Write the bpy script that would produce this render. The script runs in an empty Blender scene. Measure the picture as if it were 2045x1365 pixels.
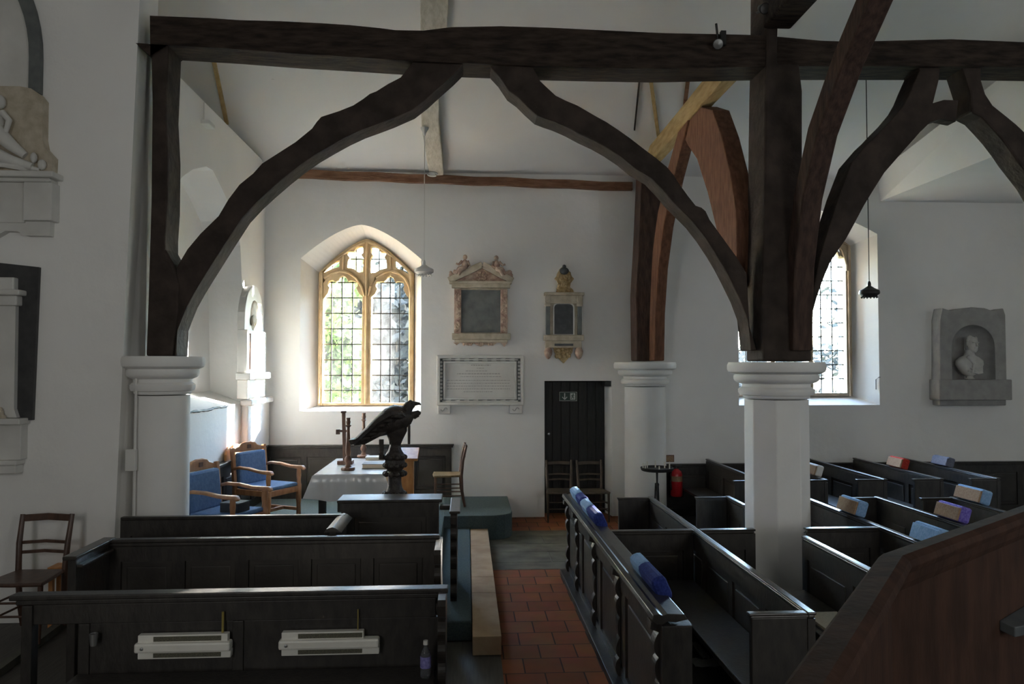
import bpy, bmesh, math, random
from mathutils import Vector, Matrix
from mathutils.geometry import tessellate_polygon
random.seed(7)
PI = math.pi
S = bpy.context.scene
COL = S.collection

# ------------------------------------------------------------------ camera, sky, lights
F = 1500.0; EYE = 2.35
YAW = math.atan(90 / F); PITCH = math.atan(47 / F)
cd = bpy.data.cameras.new('camera'); cam = bpy.data.objects.new('camera', cd); COL.objects.link(cam)
cam.location = (0, 0, EYE); cam.rotation_euler = (PI / 2 + PITCH, 0, -YAW)
cd.sensor_width = 36; cd.lens = F * 36 / 2045; cd.clip_start = .05; cd.clip_end = 500
S.camera = cam
S.view_settings.view_transform = 'Standard'; S.view_settings.look = 'None'
S.view_settings.gamma = 1; S.view_settings.use_curve_mapping = False
S.view_settings.exposure = 0.75
S.cycles.max_bounces = 10; S.cycles.diffuse_bounces = 9; S.cycles.glossy_bounces = 3
S.cycles.transparent_max_bounces = 12; S.cycles.caustics_reflective = False; S.cycles.caustics_refractive = False
S.cycles.use_denoising = True; S.cycles.sample_clamp_indirect = 12

W = bpy.data.worlds.new('sky'); S.world = W; W.use_nodes = True
nt = W.node_tree; bg = nt.nodes['Background']
sky = nt.nodes.new('ShaderNodeTexSky'); sky.sky_type = 'NISHITA'; sky.sun_disc = False
sky.sun_elevation = math.radians(35); sky.sun_rotation = math.radians(140); sky.air_density = 1.0; sky.dust_density = 1.2
tint = nt.nodes.new('ShaderNodeMix'); tint.data_type = 'RGBA'; tint.blend_type = 'MULTIPLY'; tint.inputs[0].default_value = 1
tint.inputs[7].default_value = (1, .95, .87, 1); nt.links.new(sky.outputs[0], tint.inputs[6]); nt.links.new(tint.outputs[2], bg.inputs[0]); bg.inputs[1].default_value = 9

def lamp(name, kind, loc, energy, color=(1, 1, 1), d=None, size=(1, 1), **k):
    l = bpy.data.lights.new(name, kind); o = bpy.data.objects.new(name, l); COL.objects.link(o)
    o.location = loc; l.energy = energy; l.color = color
    if d: o.rotation_euler = Vector(d).to_track_quat('-Z', 'Y').to_euler()
    if kind == 'AREA': l.shape = 'RECTANGLE'; l.size, l.size_y = size
    for a, v in k.items(): setattr(l, a, v)
    return o
SUN_D = Vector((-1, -1.1, -.47))
lamp('sun', 'SUN', (20, 30, 20), 140, (1, .96, .90), SUN_D, angle=.012)
# added fill lamps in place of unseen nave windows behind and beside the viewpoint
lamp('nave_fill_light_back', 'AREA', (-3.2, -2.8, 3.0), 42, (1, .98, .95), (.25, 1, -.15), (1.3, 2.4))
lamp('nave_fill_light_back_right', 'AREA', (4.6, -2.8, 3.0), 46, (1, .98, .95), (-.15, 1, -.2), (1.3, 2.4))
lamp('nave_fill_light_end', 'AREA', (11.2, 3.6, 2.8), 30, (.86, .93, 1), (-1, .1, -.15), (1.6, 3))
# portals in the two far windows help the sky light find its way in
for x, w in ((-1.64, 1.5), (5.4, 1.9)):
    p = lamp('window_portal', 'AREA', (x, 12.42, 3.05), 1, (1, 1, 1), (0, -1, 0), (w, 2.9)); p.data.cycles.is_portal = True

# ------------------------------------------------------------------ pixel rays -> points in the place
FW = Vector((math.sin(YAW) * math.cos(PITCH), math.cos(YAW) * math.cos(PITCH), math.sin(PITCH)))
RT = Vector((math.cos(YAW), -math.sin(YAW), 0)); UP = RT.cross(FW); E0 = Vector((0, 0, EYE))
def ray(x, y): return FW + RT * ((x - 1022.5) / F) + UP * ((682.5 - y) / F)
def aY(x, y, Y): d = ray(x, y); return E0 + d * (Y / d.y)
def aX(x, y, X): d = ray(x, y); return E0 + d * (X / d.x)
def aZ(x, y, Z): d = ray(x, y); return E0 + d * ((Z - EYE) / d.z)
def xz(pts, Y): return [(p.x, p.z) for p in (aY(x, y, Y) for x, y in pts)]
def yz(pts, X): return [(p.y, p.z) for p in (aX(x, y, X) for x, y in pts)]

def xzs(px, y0, y1):
    """outline of a thick timber: where its near edge makes the contour use the near face, else the far face"""
    n = len(px); area = sum(px[i][0] * px[(i + 1) % n][1] - px[(i + 1) % n][0] * px[i][1] for i in range(n)); sg = 1 if area > 0 else -1
    out = []
    for i, (x, y) in enumerate(px):
        ax, ay = px[i - 1]; bx, by = px[(i + 1) % n]
        nx, ny = sg * (by - ay), -sg * (bx - ax); vx, vy = 932.5 - x, 729.5 - y
        c = (nx * vx + ny * vy) / (math.hypot(nx, ny) * math.hypot(vx, vy) + 1e-6)
        w = max(0, min(1, .5 + 3 * c)); p = aY(x, y, y0 + (y1 - y0) * w); out.append((p.x, p.z))
    return out

# ------------------------------------------------------------------ mesh building
class MB:
    def __init__(s): s.v = []; s.f = []
    def add(s, vs, fs):
        b = len(s.v); s.v += [Vector(v) for v in vs]; s.f += [[b + i for i in f] for f in fs]; return s
    def box(s, x0, x1, y0, y1, z0, z1):
        return s.add([(x, y, z) for z in (z0, z1) for y in (y0, y1) for x in (x0, x1)],
                     [(0, 2, 3, 1), (4, 5, 7, 6), (0, 1, 5, 4), (2, 6, 7, 3), (0, 4, 6, 2), (1, 3, 7, 5)])
    def obox(s, c, sx, sy, sz, m):
        c = Vector(c)
        vs = [c + m @ Vector((x * sx / 2, y * sy / 2, z * sz / 2)) for z in (-1, 1) for y in (-1, 1) for x in (-1, 1)]
        return s.add(vs, [(0, 2, 3, 1), (4, 5, 7, 6), (0, 1, 5, 4), (2, 6, 7, 3), (0, 4, 6, 2), (1, 3, 7, 5)])
    def plate(s, loops, front, back):
        """flat polygon with holes (2-D loops) given thickness: front/back map (u,v) to 3-D"""
        flat = [p for l in loops for p in l]; n = len(flat)
        tris = tessellate_polygon([[Vector((p[0], p[1], 0)) for p in l] for l in loops])
        vs = [front(*p) for p in flat] + [back(*p) for p in flat]
        fs = [tuple(t) for t in tris] + [tuple(n + i for i in reversed(t)) for t in tris]
        k = 0
        for l in loops:
            m = len(l)
            for i in range(m):
                a, b = k + i, k + (i + 1) % m
                fs.append((a, b, n + b, n + a))
            k += m
        return s.add(vs, fs)
    def plateY(s, loops, y0, y1):
        return s.plate(loops, lambda u, v: (u, y0, v), lambda u, v: (u, y1, v))
    def plateX(s, loops, x0, x1):
        return s.plate(loops, lambda u, v: (x0, u, v), lambda u, v: (x1, u, v))
    def plateZ(s, loops, z0, z1):
        return s.plate(loops, lambda u, v: (u, v, z0), lambda u, v: (u, v, z1))
    def rings(s, rs, closed=True, cap=True):
        n = len(rs[0]); vs = [p for r in rs for p in r]; fs = []
        for i in range(len(rs) - 1):
            for j in range(n if closed else n - 1):
                a, b = i * n + j, i * n + (j + 1) % n
                fs.append((a, b, b + n, a + n))
        if cap and closed: fs += [tuple(range(n))[::-1], tuple(range((len(rs) - 1) * n, len(rs) * n))]
        return s.add(vs, fs)
    def lathe(s, prof, c=(0, 0, 0), n=24, sx=1, sy=1, rot=0):
        c = Vector(c)
        return s.rings([[c + Vector((r * sx * math.cos(rot + 2 * PI * k / n), r * sy * math.sin(rot + 2 * PI * k / n), z)) for k in range(n)] for r, z in prof])
    def tube(s, pts, r, n=10, sq=None, up=None):
        """round tube (or square bar, sq=(w,h)) along points; r a number or one per point"""
        pts = [Vector(p) for p in pts]; rs = []
        N = len(pts); ref = Vector(up) if up else None
        for i, p in enumerate(pts):
            t = (pts[min(i + 1, N - 1)] - pts[max(i - 1, 0)]).normalized()
            u = ref or (Vector((0, 0, 1)) if abs(t.z) < .9 else Vector((1, 0, 0)))
            a = t.cross(u).normalized(); b = a.cross(t).normalized()
            if sq:
                w, h = sq[i] if isinstance(sq, list) else sq
                rs.append([p + a * (w / 2 * x) + b * (h / 2 * y) for x, y in ((-1, -1), (1, -1), (1, 1), (-1, 1))])
            else:
                q = r[i] if isinstance(r, (list, tuple)) else r
                rs.append([p + a * (q * math.cos(2 * PI * k / n)) + b * (q * math.sin(2 * PI * k / n)) for k in range(n)])
        return s.rings(rs)
    def blob(s, c, rx, ry, rz, n=12, m=8, mat=None, seed=None, amp=0):
        c = Vector(c); rr = random.Random(seed); rs = []
        for i in range(m + 1):
            th = PI * (i + (.02 if i == 0 else -.02 if i == m else 0)) / m
            row = []
            for k in range(n):
                q = Vector((rx * math.sin(th) * math.cos(2 * PI * k / n), ry * math.sin(th) * math.sin(2 * PI * k / n), -rz * math.cos(th)))
                if amp: q *= 1 + rr.uniform(-amp, amp)
                row.append(c + (mat @ q if mat else q))
            rs.append(row)
        return s.rings(rs)
    def sweep(s, path, prof, axis):
        """profile (a,b) swept along an open 2-D path; axis maps (u,v,w)"""
        return s

MATS = {}
def obj(name, mb, m, parent=None, bevel=0, smooth=None, kind=None, world=True):
    me = bpy.data.meshes.new(name)
    off = Vector((0, 0, 0))
    if parent is not None and world:
        q = parent
        while q is not None: off += q.location; q = q.parent
    me.from_pydata([tuple(v - off) for v in mb.v], [], mb.f)
    bm = bmesh.new(); bm.from_mesh(me); bmesh.ops.recalc_face_normals(bm, faces=bm.faces); bm.to_mesh(me); bm.free()
    me.update()
    if smooth:
        for p in me.polygons: p.use_smooth = True
        me.set_sharp_from_angle(angle=math.radians(smooth))
    me.materials.append(MATS[m] if isinstance(m, str) else m)
    o = bpy.data.objects.new(name, me); COL.objects.link(o)
    if parent is not None: o.parent = parent
    if bevel:
        b = o.modifiers.new('bevel', 'BEVEL'); b.width = bevel; b.segments = 2; b.limit_method = 'ANGLE'; b.angle_limit = math.radians(40)
    if kind: o['kind'] = kind
    return o
def struct(name, mb, m, **k): return obj(name, mb, m, kind='structure', **k)
def tag(o, label, cat, group=None):
    o['label'] = label; o['category'] = cat
    if group: o['group'] = group
    return o
def thing(name, label, cat, loc=(0, 0, 0), rz=0, group=None):
    o = bpy.data.objects.new(name, None); COL.objects.link(o); o.empty_display_size = .1
    o.location = loc; o.rotation_euler = (0, 0, rz)
    return tag(o, label, cat, group)
def single(name, mb, m, label, cat, group=None, base=None, **k):
    """a thing that is one mesh; its origin goes to its base"""
    xs = [v.x for v in mb.v]; ys = [v.y for v in mb.v]; zs = [v.z for v in mb.v]
    c = Vector(base) if base else Vector(((min(xs) + max(xs)) / 2, (min(ys) + max(ys)) / 2, min(zs)))
    mb.v = [v - c for v in mb.v]
    o = obj(name, mb, m, **k); o.location = c
    return tag(o, label, cat, group)
def dup(root, loc, rz, label, group=None):
    r = root.copy(); COL.objects.link(r); r.location = loc; r.rotation_euler = (0, 0, rz)
    r['label'] = label
    if group: r['group'] = group
    for ch in list(root.children):
        c = ch.copy(); COL.objects.link(c); c.parent = r
        for g in list(ch.children):
            d = g.copy(); COL.objects.link(d); d.parent = c
    return r

# ------------------------------------------------------------------ materials
def mat(name, c1, c2=None, rough=.6, scale=6, stretch=(1, 1, 1), bump=0, bscale=None, spec=.5, coat=0, metal=0, detail=4, lo=.35, hi=.65):
    m = bpy.data.materials.new(name); m.use_nodes = True; t = m.node_tree; n = t.nodes; b = n['Principled BSDF']
    b.inputs['Roughness'].default_value = rough; b.inputs['Specular IOR Level'].default_value = spec
    b.inputs['Metallic'].default_value = metal; b.inputs['Coat Weight'].default_value = coat
    b.inputs['Coat Roughness'].default_value = .25
    tc = n.new('ShaderNodeTexCoord'); mp = n.new('ShaderNodeMapping'); mp.inputs['Scale'].default_value = stretch
    t.links.new(tc.outputs['Object'], mp.inputs[0])
    no = n.new('ShaderNodeTexNoise'); no.inputs['Scale'].default_value = scale; no.inputs['Detail'].default_value = detail
    t.links.new(mp.outputs[0], no.inputs['Vector'])
    rp = n.new('ShaderNodeValToRGB'); rp.color_ramp.elements[0].position = lo; rp.color_ramp.elements[1].position = hi
    rp.color_ramp.elements[0].color = (*c1, 1); rp.color_ramp.elements[1].color = (*(c2 or c1), 1)
    t.links.new(no.outputs['Fac'], rp.inputs[0]); t.links.new(rp.outputs[0], b.inputs['Base Color'])
    if bump:
        bn = n.new('ShaderNodeTexNoise'); bn.inputs['Scale'].default_value = bscale or scale * 3; bn.inputs['Detail'].default_value = 5
        t.links.new(mp.outputs[0], bn.inputs['Vector'])
        bu = n.new('ShaderNodeBump'); bu.inputs['Strength'].default_value = bump; bu.inputs['Distance'].default_value = .02
        t.links.new(bn.outputs['Fac'], bu.inputs['Height']); t.links.new(bu.outputs[0], b.inputs['Normal'])
    MATS[name] = m
    return m
mat('plaster', (.84, .83, .81), (.88, .87, .85), .95, 1.2, bump=.25, bscale=9, spec=.1)
mat('plaster_ceiling', (.76, .755, .74), (.80, .795, .78), .95, .8, bump=.1, bscale=5, spec=.1)
mat('limewash', (.82, .81, .79), (.87, .86, .84), .9, 2, bump=.15, bscale=14, spec=.15)
mat('oak_dark', (.030, .022, .018), (.062, .045, .037), .75, 5, (1, 1, 1), bump=.6, bscale=14, spec=.25)
mat('oak_weathered', (.020, .014, .012), (.058, .041, .031), .8, 7, (.6, 3, 3), bump=.7, bscale=18, spec=.2)
mat('oak_red', (.12, .052, .030), (.20, .095, .055), .7, 7, (3, 3, .7), bump=.4, bscale=16, spec=.25)
mat('oak_brown', (.045, .026, .020), (.085, .05, .038), .7, 7, (3, 3, .7), bump=.4, bscale=16, spec=.25)
mat('oak_pale', (.33, .23, .10), (.46, .34, .17), .75, 6, (3, .6, 3), bump=.3, bscale=14, spec=.2)
mat('oak_wallplate', (.13, .062, .035), (.22, .12, .075), .75, 8, (.6, 3, 3), bump=.4, spec=.2)
mat('rafter_white', (.45, .42, .35), (.58, .55, .48), .85, 7, (3, .7, 3), bump=.3, spec=.2)
mat('pew_oak', (.019, .0165, .0145), (.036, .031, .0265), .42, 9, (2, 2, .8), bump=.12, bscale=22, spec=.5)
mat('pew_panel', (.022, .019, .0165), (.052, .046, .039), .45, 2.2, (1, 1, 1), bump=.1, bscale=22, spec=.45)
mat('pew_oak_top', (.020, .017, .0145), (.036, .031, .026), .30, 9, (2, 2, .8), bump=.05, bscale=20, spec=.5, coat=.15)
mat('chair_wood', (.060, .030, .020), (.105, .055, .036), .4, 10, (2, 2, .7), spec=.5, coat=.2)
mat('chair_dark', (.05, .036, .024), (.085, .06, .042), .5, 10, spec=.4)
mat('rush', (.17, .12, .06), (.26, .19, .10), .85, 40, (1, 6, 1), bump=.5, bscale=90)
mat('armchair_oak', (.34, .15, .065), (.46, .23, .11), .38, 9, (2, 2, .8), spec=.5, coat=.25)
mat('orange_oak', (.52, .22, .07), (.66, .32, .12), .45, 9, (2, 2, .8), spec=.4)
mat('candle_wood', (.12, .06, .04), (.2, .11, .075), .5, 12, (2, 2, .8), spec=.4)
mat('eagle_oak', (.030, .024, .020), (.055, .045, .038), .5, 18, bump=.5, bscale=50, spec=.4)
mat('blue_cloth', (.10, .18, .34), (.14, .23, .41), .8, 30, bump=.15, bscale=160, spec=.2)
mat('ochre_stone', (.46, .33, .18), (.60, .46, .29), .85, 5, bump=.25, bscale=30, spec=.2)
mat('tan_stone', (.36, .28, .19), (.46, .37, .27), .85, 5, bump=.25, bscale=30, spec=.2)
mat('step_stone', (.44, .31, .20), (.56, .42, .28), .85, 4, bump=.2, bscale=30, spec=.2)
mat('carpet', (.095, .130, .138), (.13, .17, .18), .95, 60, bump=.4, bscale=300, spec=.05)
mat('marble', (.60, .59, .56), (.70, .69, .66), .5, 3, (1, 1, 1), bump=.05, spec=.4)
mat('marble_tan', (.42, .36, .27), (.56, .50, .40), .6, 10, bump=.2, bscale=40, spec=.3)
mat('alabaster', (.40, .26, .21), (.62, .49, .38), .6, 14, bump=.3, bscale=45, spec=.3)
mat('alabaster_gold', (.34, .24, .11), (.5, .38, .22), .6, 18, bump=.4, bscale=60, spec=.3)
mat('slate', (.045, .050, .055), (.075, .08, .082), .5, 12, spec=.4)
mat('slate_grey', (.11, .12, .12), (.16, .17, .165), .6, 8, spec=.3)
mat('black_marble', (.035, .035, .037), (.055, .055, .055), .4, 10, spec=.4)
mat('bust_stone', (.30, .29, .285), (.36, .35, .34), .75, 8, bump=.15, bscale=50, spec=.2)
mat('bust_marble', (.48, .47, .45), (.56, .55, .53), .5, 8, spec=.3)
mat('engraving', (.42, .41, .39), None, .8)
mat('white_metal', (.80, .78, .71), (.86, .84, .78), .4, 8, spec=.5)
mat('slot_dark', (.05, .05, .04), (.16, .15, .10), .6, 90, (1, 4, 4))
mat('brass', (.5, .4, .12), None, .35, metal=.6)
mat('door_wood', (.010, .009, .0085), (.018, .016, .014), .55, 8, (4, 4, .6), spec=.35)
mat('iron', (.02, .02, .02), None, .5, spec=.4)
mat('steel', (.4, .4, .4), None, .3, metal=.8)
mat('lead', (.03, .03, .032), None, .7)
mat('sign_green', (.02, .05, .035), None, .5)
mat('sign_white', (.55, .56, .54), None, .5)
mat('red_paint', (.50, .015, .02), (.6, .02, .03), .3, spec=.5, coat=.3)
mat('black_plastic', (.015, .015, .015), None, .4)
mat('white_plastic', (.72, .71, .68), None, .4)
mat('candle_wax', (.8, .77, .68), None, .5)
mat('paper', (.75, .73, .68), None, .8)
mat('book_cover', (.03, .03, .035), None, .5)
mat('pages', (.62, .57, .45), (.7, .65, .52), .8, 60, (1, 1, 8))
mat('altar_cloth', (.72, .72, .72), (.78, .78, .78), .22, 4, bump=.12, bscale=8, spec=.6, coat=.5)
mat('pulpit_oak', (.036, .018, .012), (.060, .029, .019), .8, 8, (2, 2, .7), bump=.1, spec=.12)
mat('kneel_blue', (.018, .03, .16), (.03, .05, .24), .85, 60, bump=.3, bscale=200, spec=.15)
mat('kneel_pale', (.20, .36, .60), (.30, .46, .70), .85, 60, bump=.3, bscale=200, spec=.15)
mat('kneel_purple', (.13, .09, .45), (.26, .22, .62), .85, 70, bump=.3, bscale=200, spec=.15)
mat('kneel_red', (.38, .03, .02), (.5, .06, .04), .85, 60, bump=.3, bscale=200, spec=.15)
mat('kneel_grey', (.13, .14, .19), (.2, .21, .27), .85, 60, bump=.3, bscale=200, spec=.15)
mat('kneel_tan', (.30, .19, .12), (.38, .26, .17), .85, 60, bump=.3, bscale=200, spec=.15)
mat('blue_label', (.16, .15, .42), (.3, .28, .6), .5, 60)
mat('grass', (.015, .025, .008), (.025, .04, .012), .95, 3)
mat('bark', (.06, .045, .035), (.1, .08, .06), .9, 8)
mat('flag', (.085, .088, .075), (.15, .148, .125), .8, 3.5, bump=.2, bscale=12, spec=.12)
mat('floor_wood', (.06, .056, .05), (.09, .084, .075), .6, 6, (8, .6, 1), spec=.4)

def leafmat(name, a, b, t):
    m = mat(name, a, b, .6, 1.5, spec=.2); nt = m.node_tree; n = nt.nodes; pb = n['Principled BSDF']
    tr = n.new('ShaderNodeBsdfTranslucent'); tr.inputs[0].default_value = (*t, 1); mx = n.new('ShaderNodeMixShader'); mx.inputs[0].default_value = .45
    nt.links.new(pb.outputs[0], mx.inputs[1]); nt.links.new(tr.outputs[0], mx.inputs[2]); nt.links.new(mx.outputs[0], n['Material Output'].inputs[0])
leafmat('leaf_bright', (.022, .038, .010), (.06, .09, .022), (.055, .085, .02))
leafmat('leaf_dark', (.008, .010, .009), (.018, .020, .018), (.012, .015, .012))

def glassmat():
    m = bpy.data.materials.new('window_glass'); m.use_nodes = True; t = m.node_tree; n = t.nodes; n.clear()
    o = n.new('ShaderNodeOutputMaterial'); tr = n.new('ShaderNodeBsdfTransparent'); gl = n.new('ShaderNodeBsdfGlossy'); gl.inputs['Roughness'].default_value = .08
    tl = n.new('ShaderNodeBsdfTranslucent'); tl.inputs[0].default_value = (.85, .87, .86, 1); tr.inputs[0].default_value = (.95, .97, .97, 1)
    tc = n.new('ShaderNodeTexCoord'); no = n.new('ShaderNodeTexNoise'); no.inputs['Scale'].default_value = 3; no.inputs['Detail'].default_value = 6
    t.links.new(tc.outputs['Object'], no.inputs['Vector'])
    mr = n.new('ShaderNodeMapRange'); mr.inputs[1].default_value = .35; mr.inputs[2].default_value = .7; mr.inputs[3].default_value = .001; mr.inputs[4].default_value = .010
    t.links.new(no.outputs['Fac'], mr.inputs[0])
    a = n.new('ShaderNodeMixShader'); b = n.new('ShaderNodeMixShader'); b.inputs[0].default_value = .05
    t.links.new(mr.outputs[0], a.inputs[0]); t.links.new(tr.outputs[0], a.inputs[1]); t.links.new(tl.outputs[0], a.inputs[2])
    t.links.new(a.outputs[0], b.inputs[1]); t.links.new(gl.outputs[0], b.inputs[2]); t.links.new(b.outputs[0], o.inputs[0])
    MATS['window_glass'] = m
glassmat()
def bottlemat():
    m = bpy.data.materials.new('clear_plastic'); m.use_nodes = True; b = m.node_tree.nodes['Principled BSDF']
    b.inputs['Transmission Weight'].default_value = .9; b.inputs['Roughness'].default_value = .1; b.inputs['Base Color'].default_value = (.8, .83, .9, 1); b.inputs['IOR'].default_value = 1.3
    MATS['clear_plastic'] = m
bottlemat()
def tilemat():
    m = bpy.data.materials.new('terracotta'); m.use_nodes = True; t = m.node_tree; n = t.nodes; b = n['Principled BSDF']
    tc = n.new('ShaderNodeTexCoord'); br = n.new('ShaderNodeTexBrick')
    br.offset = .5; br.inputs['Scale'].default_value = 1; br.inputs['Brick Width'].default_value = .30; br.inputs['Row Height'].default_value = .29
    br.inputs['Mortar Size'].default_value = .006; br.inputs['Color1'].default_value = (.34, .125, .055, 1); br.inputs['Color2'].default_value = (.25, .085, .04, 1); br.inputs['Mortar'].default_value = (.07, .035, .025, 1)
    br.inputs['Bias'].default_value = -.1
    no = n.new('ShaderNodeTexNoise'); no.inputs['Scale'].default_value = 4; mx = n.new('ShaderNodeMix'); mx.data_type = 'RGBA'; mx.blend_type = 'MULTIPLY'; mx.inputs[0].default_value = .5
    t.links.new(tc.outputs['Object'], br.inputs['Vector']); t.links.new(tc.outputs['Object'], no.inputs['Vector'])
    t.links.new(br.outputs[0], mx.inputs[6]); t.links.new(no.outputs['Color'], mx.inputs[7]); t.links.new(mx.outputs[2], b.inputs['Base Color'])
    b.inputs['Roughness'].default_value = .75; b.inputs['Specular IOR Level'].default_value = .15
    bu = n.new('ShaderNodeBump'); bu.inputs['Strength'].default_value = .4; bu.inputs['Distance'].default_value = .005; bu.invert = True
    t.links.new(br.outputs['Fac'], bu.inputs['Height']); t.links.new(bu.outputs[0], b.inputs['Normal'])
    MATS['terracotta'] = m
tilemat()

# ================================================================== THE SHELL
YF = 11.7; YW = 12.08                                              # inner face of the far wall, plane of the window stonework
def arch(x0, x1, zb, zs, za, n=14, p=1.55):
    c = (x0 + x1) / 2; h = (x1 - x0) / 2; r = za - zs
    L = [(x0 + h * (i / n), zs + r * (1 - (1 - i / n) ** p)) for i in range(n + 1)]
    R = [(x1 - h * (i / n), zs + r * (1 - (1 - i / n) ** p)) for i in range(n)]
    return [(x0, zb)] + L + R[::-1] + [(x1, zb)]
w1f = arch(-2.56, -.71, 1.65, 4.0, 4.53); 
q = aY(634, 809, YW); q2 = aY(826, 809, YW); q3 = aY(735, 478, YW); q4 = aY(640, 545, YW)
W1 = dict(x0=q4.x - .01, x1=q2.x, zb=q.z, zs=q4.z, za=q3.z)
w1b = arch(W1['x0'], W1['x1'], W1['zb'], W1['zs'], W1['za'], p=1.4)
w2f = arch(aY(1475, 700, YF).x, aY(1757, 808, YF).x, aY(1757, 808, YF).z, aY(1757, 467, YF).z, aY(1757, 467, YF).z + .40)
r2 = aY(1698, 790, YW)
W2 = dict(x0=4.30, x1=r2.x, zb=aY(1690, 790, YW).z, zs=aY(1695, 492, YW).z, za=aY(1695, 492, YW).z + .50)
w2b = arch(W2['x0'], W2['x1'], W2['zb'], W2['zs'], W2['za'], p=1.4)
DX0, DX1, DH = 1.21, 2.27, 2.11
outer = [(-4.6, 0), (DX0, 0), (DX0, DH), (DX1, DH), (DX1, 0), (10.6, 0), (10.6, 6.2), (-4.6, 6.2)]
m = MB(); flat = [outer, w1f, w2f]
pts = [p for l in flat for p in l]
tri = tessellate_polygon([[Vector((a, b, 0)) for a, b in l] for l in flat])
m.add([(a, YF, b) for a, b in pts], tri)
for fr, bk in ((w1f, w1b), (w2f, w2b)):
    n = len(fr)
    m.add([(a, YF, b) for a, b in fr] + [(a, YW, b) for a, b in bk] + [(a, 12.42, b) for a, b in bk],
          [(k * n + i, k * n + (i + 1) % n, (k + 1) * n + (i + 1) % n, (k + 1) * n + i) for k in (0, 1) for i in range(n)])
m.add([(DX0, YF, 0), (DX0, YF, DH), (DX1, YF, DH), (DX1, YF, 0), (DX0, 12.0, 0), (DX0, 12.0, DH), (DX1 - .06, 12.0, DH), (DX1 - .06, 12.0, 0)],
      [(0, 1, 5, 4), (1, 2, 6, 5), (2, 3, 7, 6)])
m.plateY([[(-4.6, -.1), (10.6, -.1), (10.6, 6.2), (-4.6, 6.2)], w1b, w2b], 12.40, 12.46)
struct('wall_far', m, 'plaster')

# left wall of the aisle with its tall blocked arch, and the nave wall beside it
XL = -3.1
rec = yz([(330, 806), (330, 420), (345, 380), (365, 352), (385, 338), (412, 332), (425, 340), (440, 370), (455, 402), (470, 440), (480, 490), (483, 560), (485, 700), (486, 790)], XL)
rec = [(max(a, 7.75), b) for a, b in rec]
rec = [(7.75, 1.83)] + rec[1:-1] + [(rec[-1][0], 1.83)]
m = MB(); o = [(7.45, 0), (YF, 0), (YF, 5.46), (7.45, 5.46)]
tri = tessellate_polygon([[Vector((a, b, 0)) for a, b in l] for l in (o, rec)])
m.add([(XL, a, b) for a, b in o + rec], tri)
n = len(rec)
rb = [(a * .0 + (a if a < 8 else a - .10), b + (.17 if b < 2 else -.04)) for a, b in rec]
m.add([(XL, a, b) for a, b in rec] + [(XL - .42, a, b) for a, b in rb], [(i, (i + 1) % n, n + (i + 1) % n, n + i) for i in range(n)])
t2 = tessellate_polygon([[Vector((a, b, 0)) for a, b in rb]])
m.add([(XL - .42, a, b) for a, b in rb], t2)
m.add([(XL, 7.45, 5.46), (XL, 11.7, 5.46), (-4.0, 11.7, 5.46), (-4.0, 7.45, 5.46)], [(0, 1, 2, 3)])
m.box(-4.1, -4.0, 7.4, 11.69, 5.3, 8)
m.box(-4.1, -3.95, 7.4, 11.69, -.1, 5.4)
struct('wall_left', m, 'plaster')
m = MB(); m.add([(-8.2, 7.2, 0), (-3.27, 7.2, 0), (-3.08, 7.2, 6.4), (-3.08, 7.2, 9), (-8.2, 7.2, 9), (-8.2, 7.6, 0), (-3.2, 7.6, 0), (-3.08, 7.6, 6.4), (-3.08, 7.6, 9), (-8.2, 7.6, 9)],
    [(0, 1, 2, 3, 4), (1, 6, 7, 2), (2, 7, 8, 3), (5, 6, 7, 8, 9)])
struct('wall_front', m, 'plaster')
SL = .45
def ceil_z(Y): return 5.36 + SL * (YF - Y) if Y > 3 else 5.36 + SL * (YF - 3) - SL * (3 - Y)
m = MB(); prof = [(12.46, ceil_z(12.46)), (3, ceil_z(3)), (-3.1, ceil_z(-3.1))]
m.add([(x, y, z) for x in (-8.3, 11.6) for y, z in prof] + [(x, y, z + .15) for x in (-8.3, 11.6) for y, z in prof], [(0, 1, 4, 3), (1, 2, 5, 4), (6, 7, 10, 9), (7, 8, 11, 10)])
struct('ceiling', m, 'plaster_ceiling')
m = MB(); b0 = aY(1757, 402, YF)
m.add([(b0.x, YF, b0.z), (b0.x, 7.6, b0.z + .0), (10.6, 7.6, b0.z), (10.6, YF, b0.z), (b0.x - .05, YF, b0.z + .45), (b0.x - .35, 7.6, b0.z + .9), (10.6, 7.6, b0.z + .9), (10.6, YF, b0.z + .45)],
      [(0, 1, 2, 3), (0, 1, 5, 4), (1, 2, 6, 5), (4, 5, 6, 7)])
struct('ceiling_bulkhead', m, 'plaster_ceiling')
struct('wall_back', MB().box(-8.3, 11.6, -3.2, -3.0, -.1, 10), 'plaster')
m = MB(); m.box(11.4, 11.6, -3.2, 7.6, -.1, 10); m.box(10.5, 10.7, 7.4, 12.4, -.1, 8); m.box(10.5, 11.6, 7.4, 7.6, -.1, 8)
struct('wall_right', m, 'plaster')
struct('wall_west', MB().box(-8.4, -8.2, -3.2, 7.6, -.1, 10), 'plaster')
m = MB(); m.box(-8.4, 11.6, -3.2, 12.46, -.25, -.004)
struct('floor', m, 'floor_wood')
struct('floor_tiles', MB().box(.28, 1.12, 2.0, 8.72, -.003, .0), 'terracotta')
struct('floor_tiles', MB().box(.28, 3.0, 10.75, 12.0, -.003, .0), 'terracotta')
m = MB(); yy = 8.72
for i, h in enumerate((.32, .5, .42, .44, .35)):
    for x0, x1 in (((.28, 1.02), (1.03, 1.7), (1.71, 2.7)) if i % 2 else ((.28, 1.4), (1.41, 2.2), (2.21, 2.7))):
        m.box(x0 + .004, x1 - .004, yy + .004, yy + h - .004, -.003, .001)
    yy += h
struct('floor_flagstones', m, 'flag')
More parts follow.
